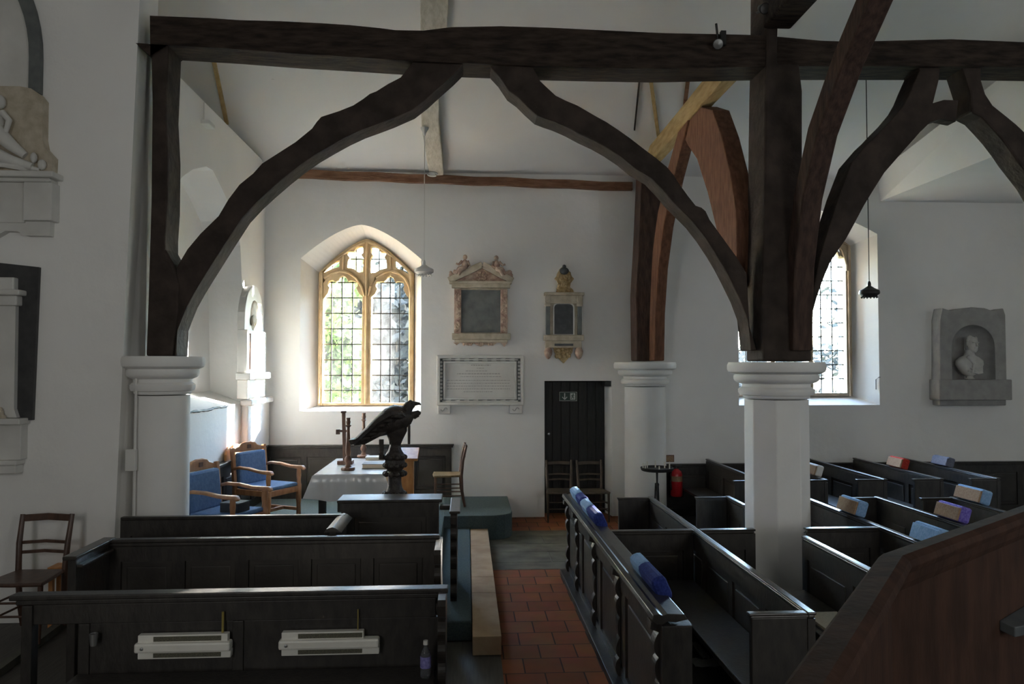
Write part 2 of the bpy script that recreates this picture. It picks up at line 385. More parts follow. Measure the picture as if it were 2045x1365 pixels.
# dais, its carpeted step and the stone step along the aisle
m = MB(); m.box(-3.1, -.3, 7.75, YF, 0, .33)
o = [(-.31, 10.2), (.4, 10.22), (.52, 10.27), (.6, 10.36), (.63, 10.5), (.63, YF), (-.31, YF)]
m.plateZ([o], 0, .33)
m.box(-.31, .045, 6.5, 10.21, 0, .17)
struct('floor_dais', m, 'carpet', bevel=.012)
m = MB(); ys = [6.17, 7.35, 7.9, 9.25, 10.2]
for a, b in zip(ys, ys[1:]): m.box(.05, .285, a + .002, b - .002, 0, .155)
struct('floor_step', m, 'step_stone', bevel=.006)
g0, g1 = aZ(0, 1337, .03), aZ(140, 1233, .03); gd = (g1 - g0).normalized(); g0 = g0 - gd * .6; g1 = g1 + gd * .35
struct('trim_3', MB().tube([g0, g1], 0, sq=(.07, .06), up=(0, 0, 1)), 'flag')
struct('trim_1', MB().tube([(-2.9 + .5 * i, YF - .04, 5.30 - .012 * i + (.008 if i % 2 else -.006)) for i in range(12)], 0, sq=(.1, .125)), 'oak_wallplate')

# ------------------------------------------------------------------ windows
def thick_edge_tubes(m, path, Y, r):
    m.tube([(a, Y, b) for a, b in path], r, 8)
def window_object(name, W, loops, back, leads, stone, roll):
    root = struct(name, MB().plateY([back] + loops, YW - .08, YW + .1), stone, bevel=.012)
    m = MB()
    for path, r in roll: m.tube([(a, YW - .085, b) for a, b in path], r, 8)
    obj('moulding', m, stone, root, smooth=50)
    for l, (vx, hz) in zip(loops, leads):
        obj('pane', MB().plateY([l], YW + .035, YW + .041), 'window_glass', root)
        m = MB()
        xs = [p[0] for p in l]; zs = [p[1] for p in l]
        for x in vx:
            cr = sorted(z for z in cross(l, 0, x));
            for a, b in zip(cr[::2], cr[1::2]): m.box(x - .008, x + .008, YW + .028, YW + .048, a, b)
        for z in hz:
            cr = sorted(cross(l, 1, z))
            for a, b in zip(cr[::2], cr[1::2]): m.box(a, b, YW + .028, YW + .048, z - .008, z + .008)
        if m.v: obj('lead_came', m, 'lead', root)
    return root
def cross(l, ax, c):
    out = []
    for i in range(len(l)):
        p, q = l[i], l[(i + 1) % len(l)]
        if (p[ax] - c) * (q[ax] - c) < 0:
            t = (c - p[ax]) / (q[ax] - p[ax]); out.append(p[1 - ax] + t * (q[1 - ax] - p[1 - ax]))
    return out
headL = [(648, 597), (657, 586), (660, 575), (656, 569), (659, 562), (666, 560), (672, 564), (677, 561), (679, 555), (685.5, 551), (692, 554), (696.5, 563), (702, 561), (707.5, 562), (715, 565), (715.5, 572.5), (712, 575), (718.5, 587), (725, 592)]
lightL = xz([(639, 804)] + headL + [(722, 804)], YW)
headR = [(743, 594), (750, 587), (755, 578), (751, 570), (753, 564), (763, 563), (768, 563), (772, 559), (776, 553), (781, 552), (786, 555), (790, 564), (797, 563), (806, 564), (808, 572), (806, 577), (811, 588), (817, 596)]
lightR = xz([(741, 804)] + headR + [(816, 804)], YW)
triL = xz([(648, 546), (661, 532), (671, 524), (679, 520.5), (679, 534), (664, 538)], YW)
triR = xz([(790, 521), (799, 526), (809, 536), (817, 548), (806, 541), (791, 535)], YW)
treL = xz([(695.5, 535.5), (696.5, 521), (700, 516), (695.5, 509), (697, 504), (709, 504), (711, 497), (716, 493.5), (726, 492.5), (726, 506), (722, 510), (727, 517), (726, 544), (717, 545), (708, 538)], YW)
treR = xz([(773, 536), (772, 521), (768, 515), (772, 508), (771, 505), (760, 504), (757, 497), (751, 494), (743, 493), (742, 506), (746, 510), (741, 517), (742, 546), (750, 545), (760, 539)], YW)
def bound(l, nx, nz):
    x0, x1 = min(p[0] for p in l), max(p[0] for p in l); z0, z1 = min(p[1] for p in l), max(p[1] for p in l)
    return [x0 + (x1 - x0) * (i + 1) / (nx + 1) for i in range(nx)], nz
rowsz = [aY(680, y, YW).z for y in (779, 749, 718, 687, 656, 625, 594, 563)]
inset = arch(W1['x0'] + .05, W1['x1'] - .05, W1['zb'], W1['zs'], W1['za'] - .05, p=1.4)
def arcpath(px): return xz(px, YW)
rollL = arcpath([(642, 600), (643, 575), (650, 558), (663, 547), (680, 542), (697, 545), (713, 556), (724, 573), (730, 592)])
rollR = arcpath([(737, 592), (742, 573), (752, 556), (768, 546), (783, 543), (797, 546), (810, 557), (818, 572), (822, 595)])
rz2 = [aY(760, y, YW).z for y in (517,)]
win1 = window_object('window_1', W1, [lightL, lightR, triL, triR, treL, treR], w1b,
    [(bound(lightL, 3, 0)[0], rowsz), (bound(lightR, 3, 0)[0], rowsz), (bound(triL, 1, 0)[0], []), (bound(triR, 1, 0)[0], []), (bound(treL, 1, 0)[0], rz2), (bound(treR, 1, 0)[0], rz2)],
    'ochre_stone', [(inset, .022), (rollL, .022), (rollR, .022), (arcpath([(732, 806), (734, 485)]), .024), (arcpath([(687, 540), (688, 505)]), .016), (arcpath([(782, 540), (781, 505)]), .016)])
# three-light window of the right-hand aisle
w = (W2['x1'] - W2['x0'] - .09 * 2 - .07 * 2) / 3; loops = []; leads = []; rolls = [(arch(W2['x0'] + .04, W2['x1'] - .04, W2['zb'], W2['zs'], W2['za'] - .04, p=1.4), .022)]
zr = [W2['zb'] + .05 + .232 * k for k in range(1, 12)]
for i in range(3):
    x0 = W2['x0'] + .09 + i * (w + .07); x1 = x0 + w; c = x0 + w / 2; zs = W2['zs'] - .32
    l = [(x0, W2['zb'] + .05), (x0, zs), (x0 + .03, zs + .12), (x0 + .09, zs + .16), (x0 + .11, zs + .13), (x0 + .15, zs + .25), (c - .03, zs + .36), (c, zs + .4)]
    l = l + [(2 * c - a, b) for a, b in l[:-1][::-1]]
    loops.append(l); leads.append(([x0 + w / 3, x0 + 2 * w / 3], zr))
    rolls.append(([(x0 - .02, zs - .1), (x0 - .02, zs), (x0 + .06, zs + .25), (c, zs + .46), (x1 - .06, zs + .25), (x1 + .02, zs), (x1 + .02, zs - .1)], .018))
z0 = W2['zs'] + .16
for (a, b, za, zb_) in ((.10, .52, -.04, .20), (.62, 1.03, .06, .36)):
    l = [(W2['x0'] + a + .04, z0 + za - .04), (W2['x0'] + a + .05, z0 + za + .10), (W2['x0'] + (a + b) / 2 + .05, z0 + zb_), (W2['x0'] + b, z0 + zb_ + .04), (W2['x0'] + b, z0 + za + .06), (W2['x0'] + (a + b) / 2 + .1, z0 + za - .02)]
    l = [(x, min(z, W2['za'] - .08)) for x, z in l]
c2 = (W2['x0'] + W2['x1']) / 2
for s in (-1, 1):
    l = [(c2 + s * .04, W2['zs'] + .26), (c2 + s * .04, W2['zs'] + .40), (c2 + s * .16, W2['zs'] + .40), (c2 + s * .30, W2['zs'] + .33), (c2 + s * .32, W2['zs'] + .16), (c2 + s * .16, W2['zs'] + .12)]
    loops.append(l); leads.append(([], []))
    l = [(c2 + s * .42, W2['zs'] + .12), (c2 + s * .42, W2['zs'] + .27), (c2 + s * .60, W2['zs'] + .19), (c2 + s * .80, W2['zs'] + .04), (c2 + s * .83, W2['zs'] - .12), (c2 + s * .70, W2['zs'] - .0)]
    loops.append(l); leads.append(([], []))
window_object('window_2', W2, loops, w2b, leads, 'tan_stone', rolls)

# ------------------------------------------------------------------ door with its sign
m = MB(); m.box(DX0, DX1 - .06, 12.0, 12.06, 0, DH)
door = struct('door_1', m, 'door_wood')
m = MB()
for i in range(7): m.box(DX0 + .02 + i * .14, DX0 + .15 + i * .14, 11.985, 12.0, .02, DH - .02)
obj('plank', m, 'door_wood', door, bevel=.004)
m = MB().lathe([(.0, 0), (.028, 0), (.03, .012), (.018, .03), (.0, .035)], n=12)
k = aY(1096, 866, 11.98); m.v = [Vector((k.x + v.x, 11.985 - v.z, k.z + v.y)) for v in m.v]
h = obj('door_handle', m, 'steel', door, smooth=40)
m = MB().box(aY(1208, 765, YF).x, aY(1221, 765, YF).x, 11.72, 11.98, DH - .085, DH - .005)
obj('door_closer', m, 'iron', door, bevel=.006)
s0 = aY(1117, 782, 11.98); s1 = aY(1152, 800, 11.98); YS = 11.975
t = thing('exit_sign', 'dark green exit sign with arrow and running figure on the black door', 'sign', ((s0.x + s1.x) / 2, YS, s1.z))
obj('board', MB().box(s0.x, s1.x, YS - .006, YS + .008, s1.z, s0.z), 'sign_green', t)
sw = s1.x - s0.x; sh = s0.z - s1.z
m = MB(); B = .006
m.box(s0.x, s1.x, YS - .009, YS - .006, s0.z - B, s0.z); m.box(s0.x, s1.x, YS - .009, YS - .006, s1.z, s1.z + B); m.box(s0.x, s0.x + B, YS - .009, YS - .006, s1.z + B, s0.z - B); m.box(s1.x - B, s1.x, YS - .009, YS - .006, s1.z + B, s0.z - B)
obj('border', m, 'sign_white', t)
ax = s0.x + sw * .30; zc = (s0.z + s1.z) / 2
m = MB().plateY([[(ax - .008, zc + .052), (ax + .008, zc + .052), (ax + .008, zc - .03), (ax + .034, zc - .004), (ax + .044, zc - .014), (ax, zc - .056), (ax - .044, zc - .014), (ax - .034, zc - .004), (ax - .008, zc - .03)]], YS - .009, YS - .006)
obj('arrow', m, 'sign_white', t)
dx = s0.x + sw * .76
obj('doorway_mark', MB().box(dx - .042, dx + .042, YS - .009, YS - .006, zc - .052, zc + .052), 'sign_white', t)
m = MB(); Yf = YS - .0115
def stroke(a, b, w=.011): m.tube([(dx + a[0], Yf, zc + a[1]), (dx + b[0], Yf, zc + b[1])], 0, sq=(w, .004), up=(0, 1, 0))
m.blob((dx + .008, Yf, zc + .036), .009, .002, .009, 10, 6)
stroke((.004, .024), (-.004, -.006), .016); stroke((.004, .022), (.026, .008), .008); stroke((.004, .022), (-.02, .014), .008); stroke((-.02, .014), (-.028, -.002), .008)
stroke((-.004, -.006), (.018, -.018), .01); stroke((.018, -.018), (.014, -.042), .009); stroke((-.004, -.006), (-.014, -.028), .01); stroke((-.014, -.028), (-.034, -.032), .009)
obj('running_figure', m, 'sign_green', t)

# ================================================================== TIMBER AND COLUMNS
YA = 7.4; YFr = 7.2                                                # arcade line and front face of its timbers
def traced(name, px, y0, y1, m, label, cat, group=None, bevel=.02):
    return single(name, MB().plateY([xzs(px, y0, y1)], y0, y1), m, label, cat, group, bevel=bevel)
single('arcade_beam', MB().plateY([xzs([(299, 31), (420, 36), (480, 40), (560, 42), (640, 46), (700, 50), (760, 56), (790, 60), (845, 61), (900, 54), (1000, 52), (1100, 55), (1200, 60), (1330, 66), (1440, 68), (1520, 70), (1640, 81), (1700, 83), (1900, 78), (2000, 82), (2140, 88),
    (2140, 162), (1900, 160), (1700, 160), (1600, 160), (1490, 161), (1300, 165), (1180, 163), (1060, 160), (960, 156), (845, 152), (720, 144), (600, 137), (480, 128), (365, 121), (330, 119), (302, 117), (300, 112)], YFr, YFr + .37)], YFr, YFr + .37),
    'oak_weathered', 'long dark hewn oak beam running across the top of the arcade', 'beam', bevel=.025)
traced('timber_post', [(300, 60), (301, 92), (303, 200), (301, 400), (295, 600), (291, 711), (371, 711), (373, 690), (382, 630), (384, 575), (372, 535), (357, 508), (357, 480), (361, 420), (362, 330), (358, 250), (361, 180), (364, 100), (364, 60)], YFr + .02, YFr + .36, 'oak_dark',
       'dark oak post standing on the left column against the wall', 'post')
single('arch_brace', MB().plateY([xzs([(352, 534), (374, 497), (400, 466), (436, 431), (456, 397), (478, 368), (495, 354), (505, 346), (523, 326), (551, 308), (590, 283), (623, 256), (632, 243), (641, 233), (675, 222), (705, 210), (725, 197), (738, 187), (751, 182), (775, 167), (800, 154), (835, 110), (920, 110), (928, 149), (905, 172), (879, 195), (855, 217), (828, 238), (787, 256), (755, 268), (730, 277), (700, 291), (669, 308), (640, 325), (610, 346), (580, 370), (551, 395), (525, 419), (500, 446), (465, 500), (431, 554), (410, 588), (395, 615), (384, 642), (377, 661), (372, 690), (371, 711), (352, 711)], YFr + .04, YFr + .33)], YFr + .04, YFr + .33),
    'oak_dark', 'dark curved oak brace rising from the left column to the middle of the beam', 'brace', bevel=.02)
single('arch_brace', MB().plateY([xzs([(972, 105), (1050, 105), (1079, 161), (1110, 190), (1130, 200), (1154, 210), (1190, 231), (1212, 243), (1236, 259), (1260, 276), (1287, 297), (1310, 314), (1333, 333), (1347, 350), (1359, 369), (1375, 391), (1390, 410), (1402, 414), (1410, 421), (1418, 438), (1446, 477), (1472, 513), (1492, 546), (1500, 700), (1490, 700), (1480, 668), (1472, 641), (1458, 604), (1441, 569), (1426, 540), (1410, 513), (1390, 483), (1369, 456), (1348, 435), (1328, 415), (1308, 391), (1287, 369), (1256, 351), (1232, 331), (1205, 313), (1180, 299), (1154, 287), (1128, 273), (1103, 262), (1085, 256), (1067, 249), (1048, 232), (1031, 215), (1013, 202), (995, 175), (980, 159)], YFr + .04, YFr + .33)], YFr + .04, YFr + .33),
    'oak_dark', 'dark curved oak brace falling from the middle of the beam to the white octagonal column', 'brace', bevel=.02)
single('timber_post', MB().plateY([xzs([(1498, -30), (1497, 128), (1495, 200), (1493, 330), (1492, 470), (1488, 600), (1490, 721), (1622, 721), (1616, 620), (1606, 480), (1603, 380), (1603, 180), (1597, 128), (1552, 126), (1553, 78), (1556, -30)], YFr - .03, YFr + .42)], YFr - .03, YFr + .42),
    'oak_dark', 'broad dark oak post standing on the white octagonal column', 'post', bevel=.02)
t = thing('arch_brace', 'dark curved oak brace rising right from the octagonal column with a small cross piece', 'brace', (3.4, YA, 2.45))
obj('brace_timber', MB().plateY([xzs([(1612, 520), (1650, 400), (1674, 338), (1705, 302), (1720, 288), (1733, 274), (1752, 255), (1772, 231), (1783, 212), (1792, 190), (1805, 161), (1808, 110), (1880, 110), (1875, 161), (1864, 205), (1859, 241), (1849, 251), (1828, 275), (1808, 297), (1788, 320), (1767, 344), (1746, 377), (1726, 410), (1708, 444), (1690, 477), (1674, 500), (1659, 523), (1645, 556), (1633, 590), (1622, 630), (1614, 677), (1606, 715), (1590, 715), (1596, 600)], YFr + .05, YFr + .33)], YFr + .05, YFr + .33), 'oak_dark', t, bevel=.02)
obj('cross_piece', MB().plateY([xz([(1840, 262), (1859, 243), (1879, 237), (1910, 243), (1915, 200), (1885, 199), (1855, 208)], YFr + .1)], YFr + .1, YFr + .24), 'oak_dark', t, bevel=.01)
single('arch_brace', MB().plateY([xzs([(1886, 110), (1889, 161), (1902, 201), (1905, 241), (1925, 251), (1943, 270), (1961, 290), (1977, 311), (1992, 333), (2028, 379), (2045, 408), (2090, 490), (2150, 620), (2210, 600), (2150, 400), (2110, 330), (2045, 261), (2030, 247), (2013, 233), (1984, 210), (1969, 187), (1961, 161), (1960, 110)], YFr + .05, YFr + .33)], YFr + .05, YFr + .33),
    'oak_dark', 'dark curved oak brace at the right edge, falling from the beam out of sight', 'brace', bevel=.02)
# timbers running from the arcade towards the nave and towards the far wall
single('nave_brace', MB().tube([(3.25, 7.2, 2.5), (3.25, 7.14, 3.3), (3.25, 6.95, 3.95), (3.27, 6.68, 4.5), (3.31, 6.28, 5.0), (3.33, 5.78, 5.42), (3.33, 5.2, 5.75)], 0, sq=[(.20, .20), (.21, .2), (.21, .2), (.22, .2), (.22, .2), (.22, .2), (.22, .2)], up=(1, 0, 0)), 'oak_brown',
    'reddish straight brace slanting up from the octagonal column past the front of the beam', 'brace', bevel=.015)
single('nave_tie_beam', MB().tube([(3.05, 7.16, 5.84), (3.05, 5, 5.86), (3.05, 2, 5.86), (3.05, -2.98, 5.86)], 0, sq=(.28, .34), up=(0, 0, 1)), 'oak_weathered',
    'dark tie beam running overhead from the top of the broad post', 'beam', bevel=.02)
single('aisle_tie_beam', MB().tube([(2.83, 7.58, 5.55), (2.83, 8.6, 5.56), (2.825, 9.6, 5.54), (2.82, 10.8, 5.53), (2.82, 11.72, 5.53)], 0, sq=(.16, .26), up=(0, 0, 1)), 'oak_pale',
    'pale yellow tie beam running back from the broad post to the far wall', 'beam', bevel=.015)
def plane_brace(px_l, px_r, X, w, m, label):
    a = yz(px_l, X); b = yz(px_r, X)
    return single('tie_brace', MB().plateX([a + b[::-1]], X, X + w), m, label, 'brace', bevel=.012)
single('tie_brace', MB().plateX([[(11.22, 2.42), (11.16, 3.2), (10.98, 4.03), (10.66, 4.55), (10.2, 5.0), (9.6, 5.40), (9.15, 5.42), (9.3, 5.28), (9.85, 4.83), (10.35, 4.3), (10.66, 3.75), (10.84, 3.1), (10.9, 2.42)]], 2.75, 2.90), 'oak_red',
    'reddish curved brace rising from the far column towards the pale tie beam', 'brace', bevel=.012)
single('tie_brace', MB().plateX([[(9.6, 5.43), (9.25, 5.12), (8.9, 4.86), (8.5, 4.35), (8.22, 3.9), (7.95, 3.45), (7.72, 3.15), (7.58, 3.15), (7.58, 3.95), (7.75, 4.4), (8.0, 4.85), (8.3, 5.25), (8.7, 5.43)]], 2.78, 2.98), 'oak_red',
    'reddish curved brace rising from the broad post back to the pale tie beam', 'brace', bevel=.012)
single('timber_post', MB().plateY([[(2.56, 2.42), (2.97, 2.42), (2.98, 3.5), (2.97, 5.4), (2.66, 5.4), (2.6, 4.2), (2.55, 3.4)]], 11.22, 11.62), 'oak_brown',
    'dark brown post standing on the round far column beside the doorway', 'post', bevel=.02)
# principal rafter on the slope, battens, crease line
def slope_pt(x, y, drop=0):
    d = ray(x, y); t = (5.36 - drop + SL * YF - EYE) / (d.z + SL * d.y); return E0 + d * t
rl = [(858, 352), (849, 300), (842, 255), (840, 180), (840, 60), (838, -20)]; rr_ = [(886, 350), (882, 300), (876, 240), (878, 150), (893, 60), (897, -20)]
L = [slope_pt(x, y, .16) for x, y in rl]; R = [slope_pt(x, y, .16) for x, y in rr_]
m = MB(); m.rings([[a, b, b + Vector((0, 0, .17)), a + Vector((0, 0, .17))] for a, b in zip(L, R)])
single('principal_rafter', m, 'rafter_white', 'whitewashed rafter running down the sloping ceiling to the far wall', 'rafter', bevel=.012)
for (a, b, w, lab, mm) in (((424, 105), (453, 246), .05, 'thin brown batten on the ceiling above the left wall', 'oak_pale'), ((1279, 140), (1267, 258), .02, 'thin dark strip marking the shaded ceiling crease left of the pale tie beam', 'oak_dark'),  # the dark strip is added as the shade line of the ceiling crease
                     ((1297, 140), (1315, 272), .045, 'thin yellowish batten reaching down to the pale tie beam', 'oak_pale'), ((1376, 140), (1366, 225), .05, 'short pinkish batten above the pale tie beam', 'oak_wallplate')):
    P0, P1 = slope_pt(*a, .015), slope_pt(*b, .015)
    single('ceiling_batten_or_crease', MB().tube([P0, P1], 0, sq=(w, .05), up=(0, 0, 1)), mm, lab, 'batten')

def column(name, c, r, zt, label, n=8, cap=(), rot=PI / 8, z0=0):
    t = thing(name, label, 'column', (c[0], c[1], z0))
    obj('shaft', MB().lathe([(r * 1.0, z0), (r * .98, zt - .37)], (c[0], c[1], 0), n, rot=rot), 'limewash', t, bevel=.01 if n < 12 else 0, smooth=None if n < 12 else 40)
    m = MB(); R = r / math.cos(PI / n) if n < 12 else r
    pr = [(.98, .36), (1.02, .345), (1.02, .33), (1.12, .325), (1.16, .30), (1.16, .27), (1.10, .255), (1.04, .245), (1.04, .215), (1.20, .20), (1.27, .185), (1.30, .165), (1.30, .135), (1.26, .12), (1.38, .11), (1.47, .095), (1.50, .07), (1.50, .03), (1.46, .0)]
    m.lathe([(r * a, zt - b) for a, b in pr], (c[0], c[1], 0), 40)
    obj('capital', m, 'limewash', t, smooth=35)
    return t
cc = aY(1551, 900, YA)
column('octagonal_column', (cc.x, YA), .315, aY(1551, 723, YA).z, 'white octagonal column standing among the box pews', 8)
cl = aY(322, 900, YA)
column('round_column', (cl.x, YA + .02), .25, aY(322, 711, YA - .2).z, 'white round half column against the left wall end', 40)
cf = aY(1289, 900, 11.35)
column('round_column', (cf.x, 11.36), .315, aY(1289, 723, 11.2).z, 'white round column right of the dark doorway', 40)
# slim spotlights and little fittings on the timbers
def spot(px, Y, d, label, m1, m2, s=1):
    p = aY(*px, Y); q = Vector(d).normalized(); rot = q.to_track_quat('Z', 'Y').to_matrix()
    t = thing('spotlight', label, 'spotlight', p)
    m = MB().lathe([(.0, -.09), (.03, -.085), (.04, -.05), (.052, 0), (.05, .004)], n=16); m.v = [p + rot @ (v * s) for v in m.v]; obj('housing', m, m1, t, smooth=40)
    m = MB().lathe([(.0, .0), (.046, .002), (.046, .008), (.0, .014)], n=16); m.v = [p + rot @ (v * s) for v in m.v]; obj('lamp_face', m, m2, t, smooth=40)
    return t, p
t, p = spot((1434, 88), 7.1, (-.2, -1, -.6), 'small black spotlight with bright reflector face on the front of the beam', 'black_plastic', 'steel')
obj('stem', MB().tube([p + Vector((.02, .1, .0)), p + Vector((.03, .1, .12)), p + Vector((.01, .08, .24))], .012, 8).box(p.x + .05, p.x + .1, p.y + .05, p.y + .1, p.z + .02, p.z + .16), 'black_plastic', t)
t, p = spot((1527, 17), 7.02, (.2, -1, -.5), 'small spotlight with bright reflector face at the top of the broad post', 'black_plastic', 'steel')
obj('stem', MB().tube([p + Vector((0, .05, 0)), p + Vector((0, .19, .05))], .012, 8), 'black_plastic', t)
t, p = spot((545, 146), 10.0, (.0, -.3, -1), 'tiny white spotlight on the ceiling just below the left part of the beam', 'white_plastic', 'white_plastic', .8)
obj('stem', MB().tube([p, Vector((p.x, p.y, ceil_z(p.y)))], .02, 8), 'white_plastic', t)
p = aX(418, 250, XL + .05)
t = thing('wall_lamp', 'small white bracket lamp with cable high on the left wall', 'lamp', p)
obj('bracket', MB().box(XL, XL + .1, p.y - .16, p.y + .06, p.z - .03, p.z + .02), 'white_plastic', t, bevel=.01)
obj('cable', MB().tube([(XL + .008, p.y - .06, p.z), (XL + .008, p.y - .06, 5.44)], .008, 6), 'white_plastic', t)

# pendant lamps
def pendant(px_rose, px_lamp, Y, label, shade, cord, zt, w):
    b = aY(*px_lamp, Y)
    t = thing('pendant_lamp', label, 'lamp', b)
    obj('cable', MB().tube([(b.x, b.y, b.z + .1), (b.x, b.y, zt)], .006, 6), cord, t)
    obj('ceiling_rose', MB().lathe([(.0, -.12), (.015, -.11), (.03, -.06), (.055, -.02), (.06, 0)], (b.x, b.y, zt), 16), cord, t, smooth=40)
    obj('lamp_holder', MB().lathe([(.018, .04), (.022, .06), (.022, .10), (.012, .125)], b, 12), cord, t, smooth=40)
    k = w / 2
    m = MB().lathe([(.02, .062), (k * .35, .045), (k * .5, .03), (k * .95, -.0), (k, -.025), (k * .97, -.045), (k * .8, -.06), (k * .72, -.085), (k * .66, -.06), (k * .9, -.03), (.02, .05)], b, 28)
    obj('shade', m, shade, t, smooth=40)
    m = MB()
    for i in range(14): m.blob((b.x + k * .74 * math.cos(i * PI / 7), b.y + k * .74 * math.sin(i * PI / 7), b.z - .088), .011, .011, .012, 6, 4)
    obj('shade_fringe', m, shade, t, smooth=60)
    return t
ro = slope_pt(850, 255, .16)
pendant((850, 255), (847, 537), ro.y, 'white glass pendant lamp on a long cord beside the left window', 'white_plastic', 'white_plastic', ro.z, .27)
pendant((1736, 400), (1736, 580), 9.6, 'dark pendant lamp on a long cord in front of the right window', 'iron', 'iron', ceil_z(9.6), .26)
p = slope_pt(864, 344, .17)
m = MB(); m.tube([p + Vector((.075 * math.cos(a), 0, .03 * math.sin(a) - .03)) for a in [i * PI / 8 for i in range(15)]], .012, 6); m.box(p.x - .05, p.x + .04, p.y, p.y + .05, p.z - .04, p.z + .03)
single('light_fitting', m, 'white_plastic', 'small white fitting at the foot of the whitewashed rafter', 'fitting')

# ================================================================== MEMORIALS
def cherub(m, c, s=1, face=1):
    """a small seated figure"""
    x, y, z = c
    m.blob((x, y, z + .16 * s), .055 * s, .05 * s, .08 * s, 10, 7)
    m.blob((x + .004 * face, y - .01, z + .275 * s), .037 * s, .036 * s, .042 * s, 10, 7)
    m.tube([(x, y - .02, z + .10 * s), (x - face * .09 * s, y - .05, z + .085 * s), (x - face * .15 * s, y - .045, z + .0)], [.042 * s, .036 * s, .024 * s], 8)
    m.tube([(x, y - .0, z + .10 * s), (x - face * .06 * s, y - .07, z + .06 * s), (x - face * .10 * s, y - .06, z - .02)], [.042 * s, .034 * s, .024 * s], 8)
    m.tube([(x - face * .045 * s, y - .01, z + .21 * s), (x - face * .10 * s, y - .03, z + .15 * s), (x - face * .14 * s, y - .03, z + .17 * s)], [.024 * s, .02 * s, .016 * s], 8)
    m.tube([(x + face * .045 * s, y - .01, z + .21 * s), (x + face * .075 * s, y - .03, z + .14 * s), (x + face * .03 * s, y - .05, z + .09 * s)], [.024 * s, .02 * s, .016 * s], 8)
def carve(m, x0, x1, z0, z1, y, r=.022, n=30, seed=1):
    rr = random.Random(seed)
    for _ in range(n): m.blob((rr.uniform(x0, x1), y, rr.uniform(z0, z1)), r * rr.uniform(.6, 1.1), r * .8, r * rr.uniform(.6, 1.2), 7, 5)
K = YF / F
def X_(px): return aY(px, 700, YF).x
def Z_(py, px=1000): return aY(px, py, YF).z
# pedimented tablet with two seated figures
t = thing('wall_memorial', 'alabaster memorial with a pediment, two seated figures and a grey panel, left of the pair', 'memorial', (X_(962), YF, Z_(690)), group=None)
xl, xr = X_(907), X_(1013)
obj('back_slab', MB().box(xl, xr, YF - .05, YF, Z_(668), Z_(576)), 'marble_tan', t)
obj('inscription_panel', MB().box(X_(921), X_(999), YF - .062, YF - .045, Z_(664), Z_(580)), 'slate_grey', t)
for a, b in ((907, 921), (999, 1013)):
    pl = obj('pilaster', MB().box(X_(a), X_(b), YF - .09, YF - .04, Z_(666), Z_(578)), 'alabaster', t, bevel=.006)
    m = MB(); carve(m, X_(a) + .02, X_(b) - .02, Z_(663), Z_(580), YF - .09, .020, 46, a); obj('carving', m, 'alabaster', pl, smooth=60)
obj('cornice', MB().box(X_(902), X_(1018), YF - .13, YF, Z_(576), Z_(567)).box(X_(897), X_(1021), YF - .15, YF, Z_(568), Z_(563)), 'marble_tan', t, bevel=.006)
obj('sill', MB().box(X_(903), X_(1019), YF - .14, YF, Z_(678), Z_(666)).box(X_(908), X_(1013), YF - .11, YF, Z_(684), Z_(678)), 'marble_tan', t, bevel=.008)
apx, apz = X_(963), Z_(534)
ped = obj('pediment', MB().plateY([[(X_(898), Z_(563)), (apx, apz), (X_(1021), Z_(563))]], YF - .07, YF), 'alabaster', t)
m = MB(); m.tube([(X_(896), YF - .1, Z_(562)), (apx, YF - .1, apz + .03)], 0, sq=(.1, .055), up=(0, 1, 0)); m.tube([(X_(1023), YF - .1, Z_(562)), (apx, YF - .1, apz + .03)], 0, sq=(.1, .055), up=(0, 1, 0))
obj('raking_cornice', m, 'marble_tan', ped, bevel=.006)
m = MB(); carve(m, X_(953), X_(972), Z_(561), Z_(545), YF - .085, .03, 14, 5); obj('shield', m, 'alabaster', ped, smooth=60)
for px, f in ((928, 1), (991, -1)):
    m = MB(); cherub(m, (X_(px), YF - .1, Z_(549 if f > 0 else 550)), .95, f); obj('seated_figure', m, 'alabaster', t, smooth=60)
    m = MB(); carve(m, X_(px - 24 * f) - .05, X_(px - 24 * f) + .05, Z_(562), Z_(545), YF - .09, .04, 12, px); obj('drapery', m, 'alabaster', t, smooth=60)
m = MB(); m.plateY([[(X_(922), Z_(684)), (X_(928), Z_(688)), (X_(936), Z_(690)), (X_(946), Z_(685)), (X_(953), Z_(689)), (X_(960), Z_(692)), (X_(967), Z_(688)), (X_(975), Z_(689)), (X_(985), Z_(690)), (X_(992), Z_(684))]], YF - .05, YF)
carve(m, X_(925), X_(990), Z_(687), Z_(683), YF - .05, .026, 26, 9)
m.plateY([[(X_(905), Z_(684)), (X_(912), Z_(689)), (X_(918), Z_(684))]], YF - .06, YF); m.plateY([[(X_(1000), Z_(684)), (X_(1007), Z_(692)), (X_(1013), Z_(684))]], YF - .06, YF)
obj('apron', m, 'alabaster', t, smooth=60)
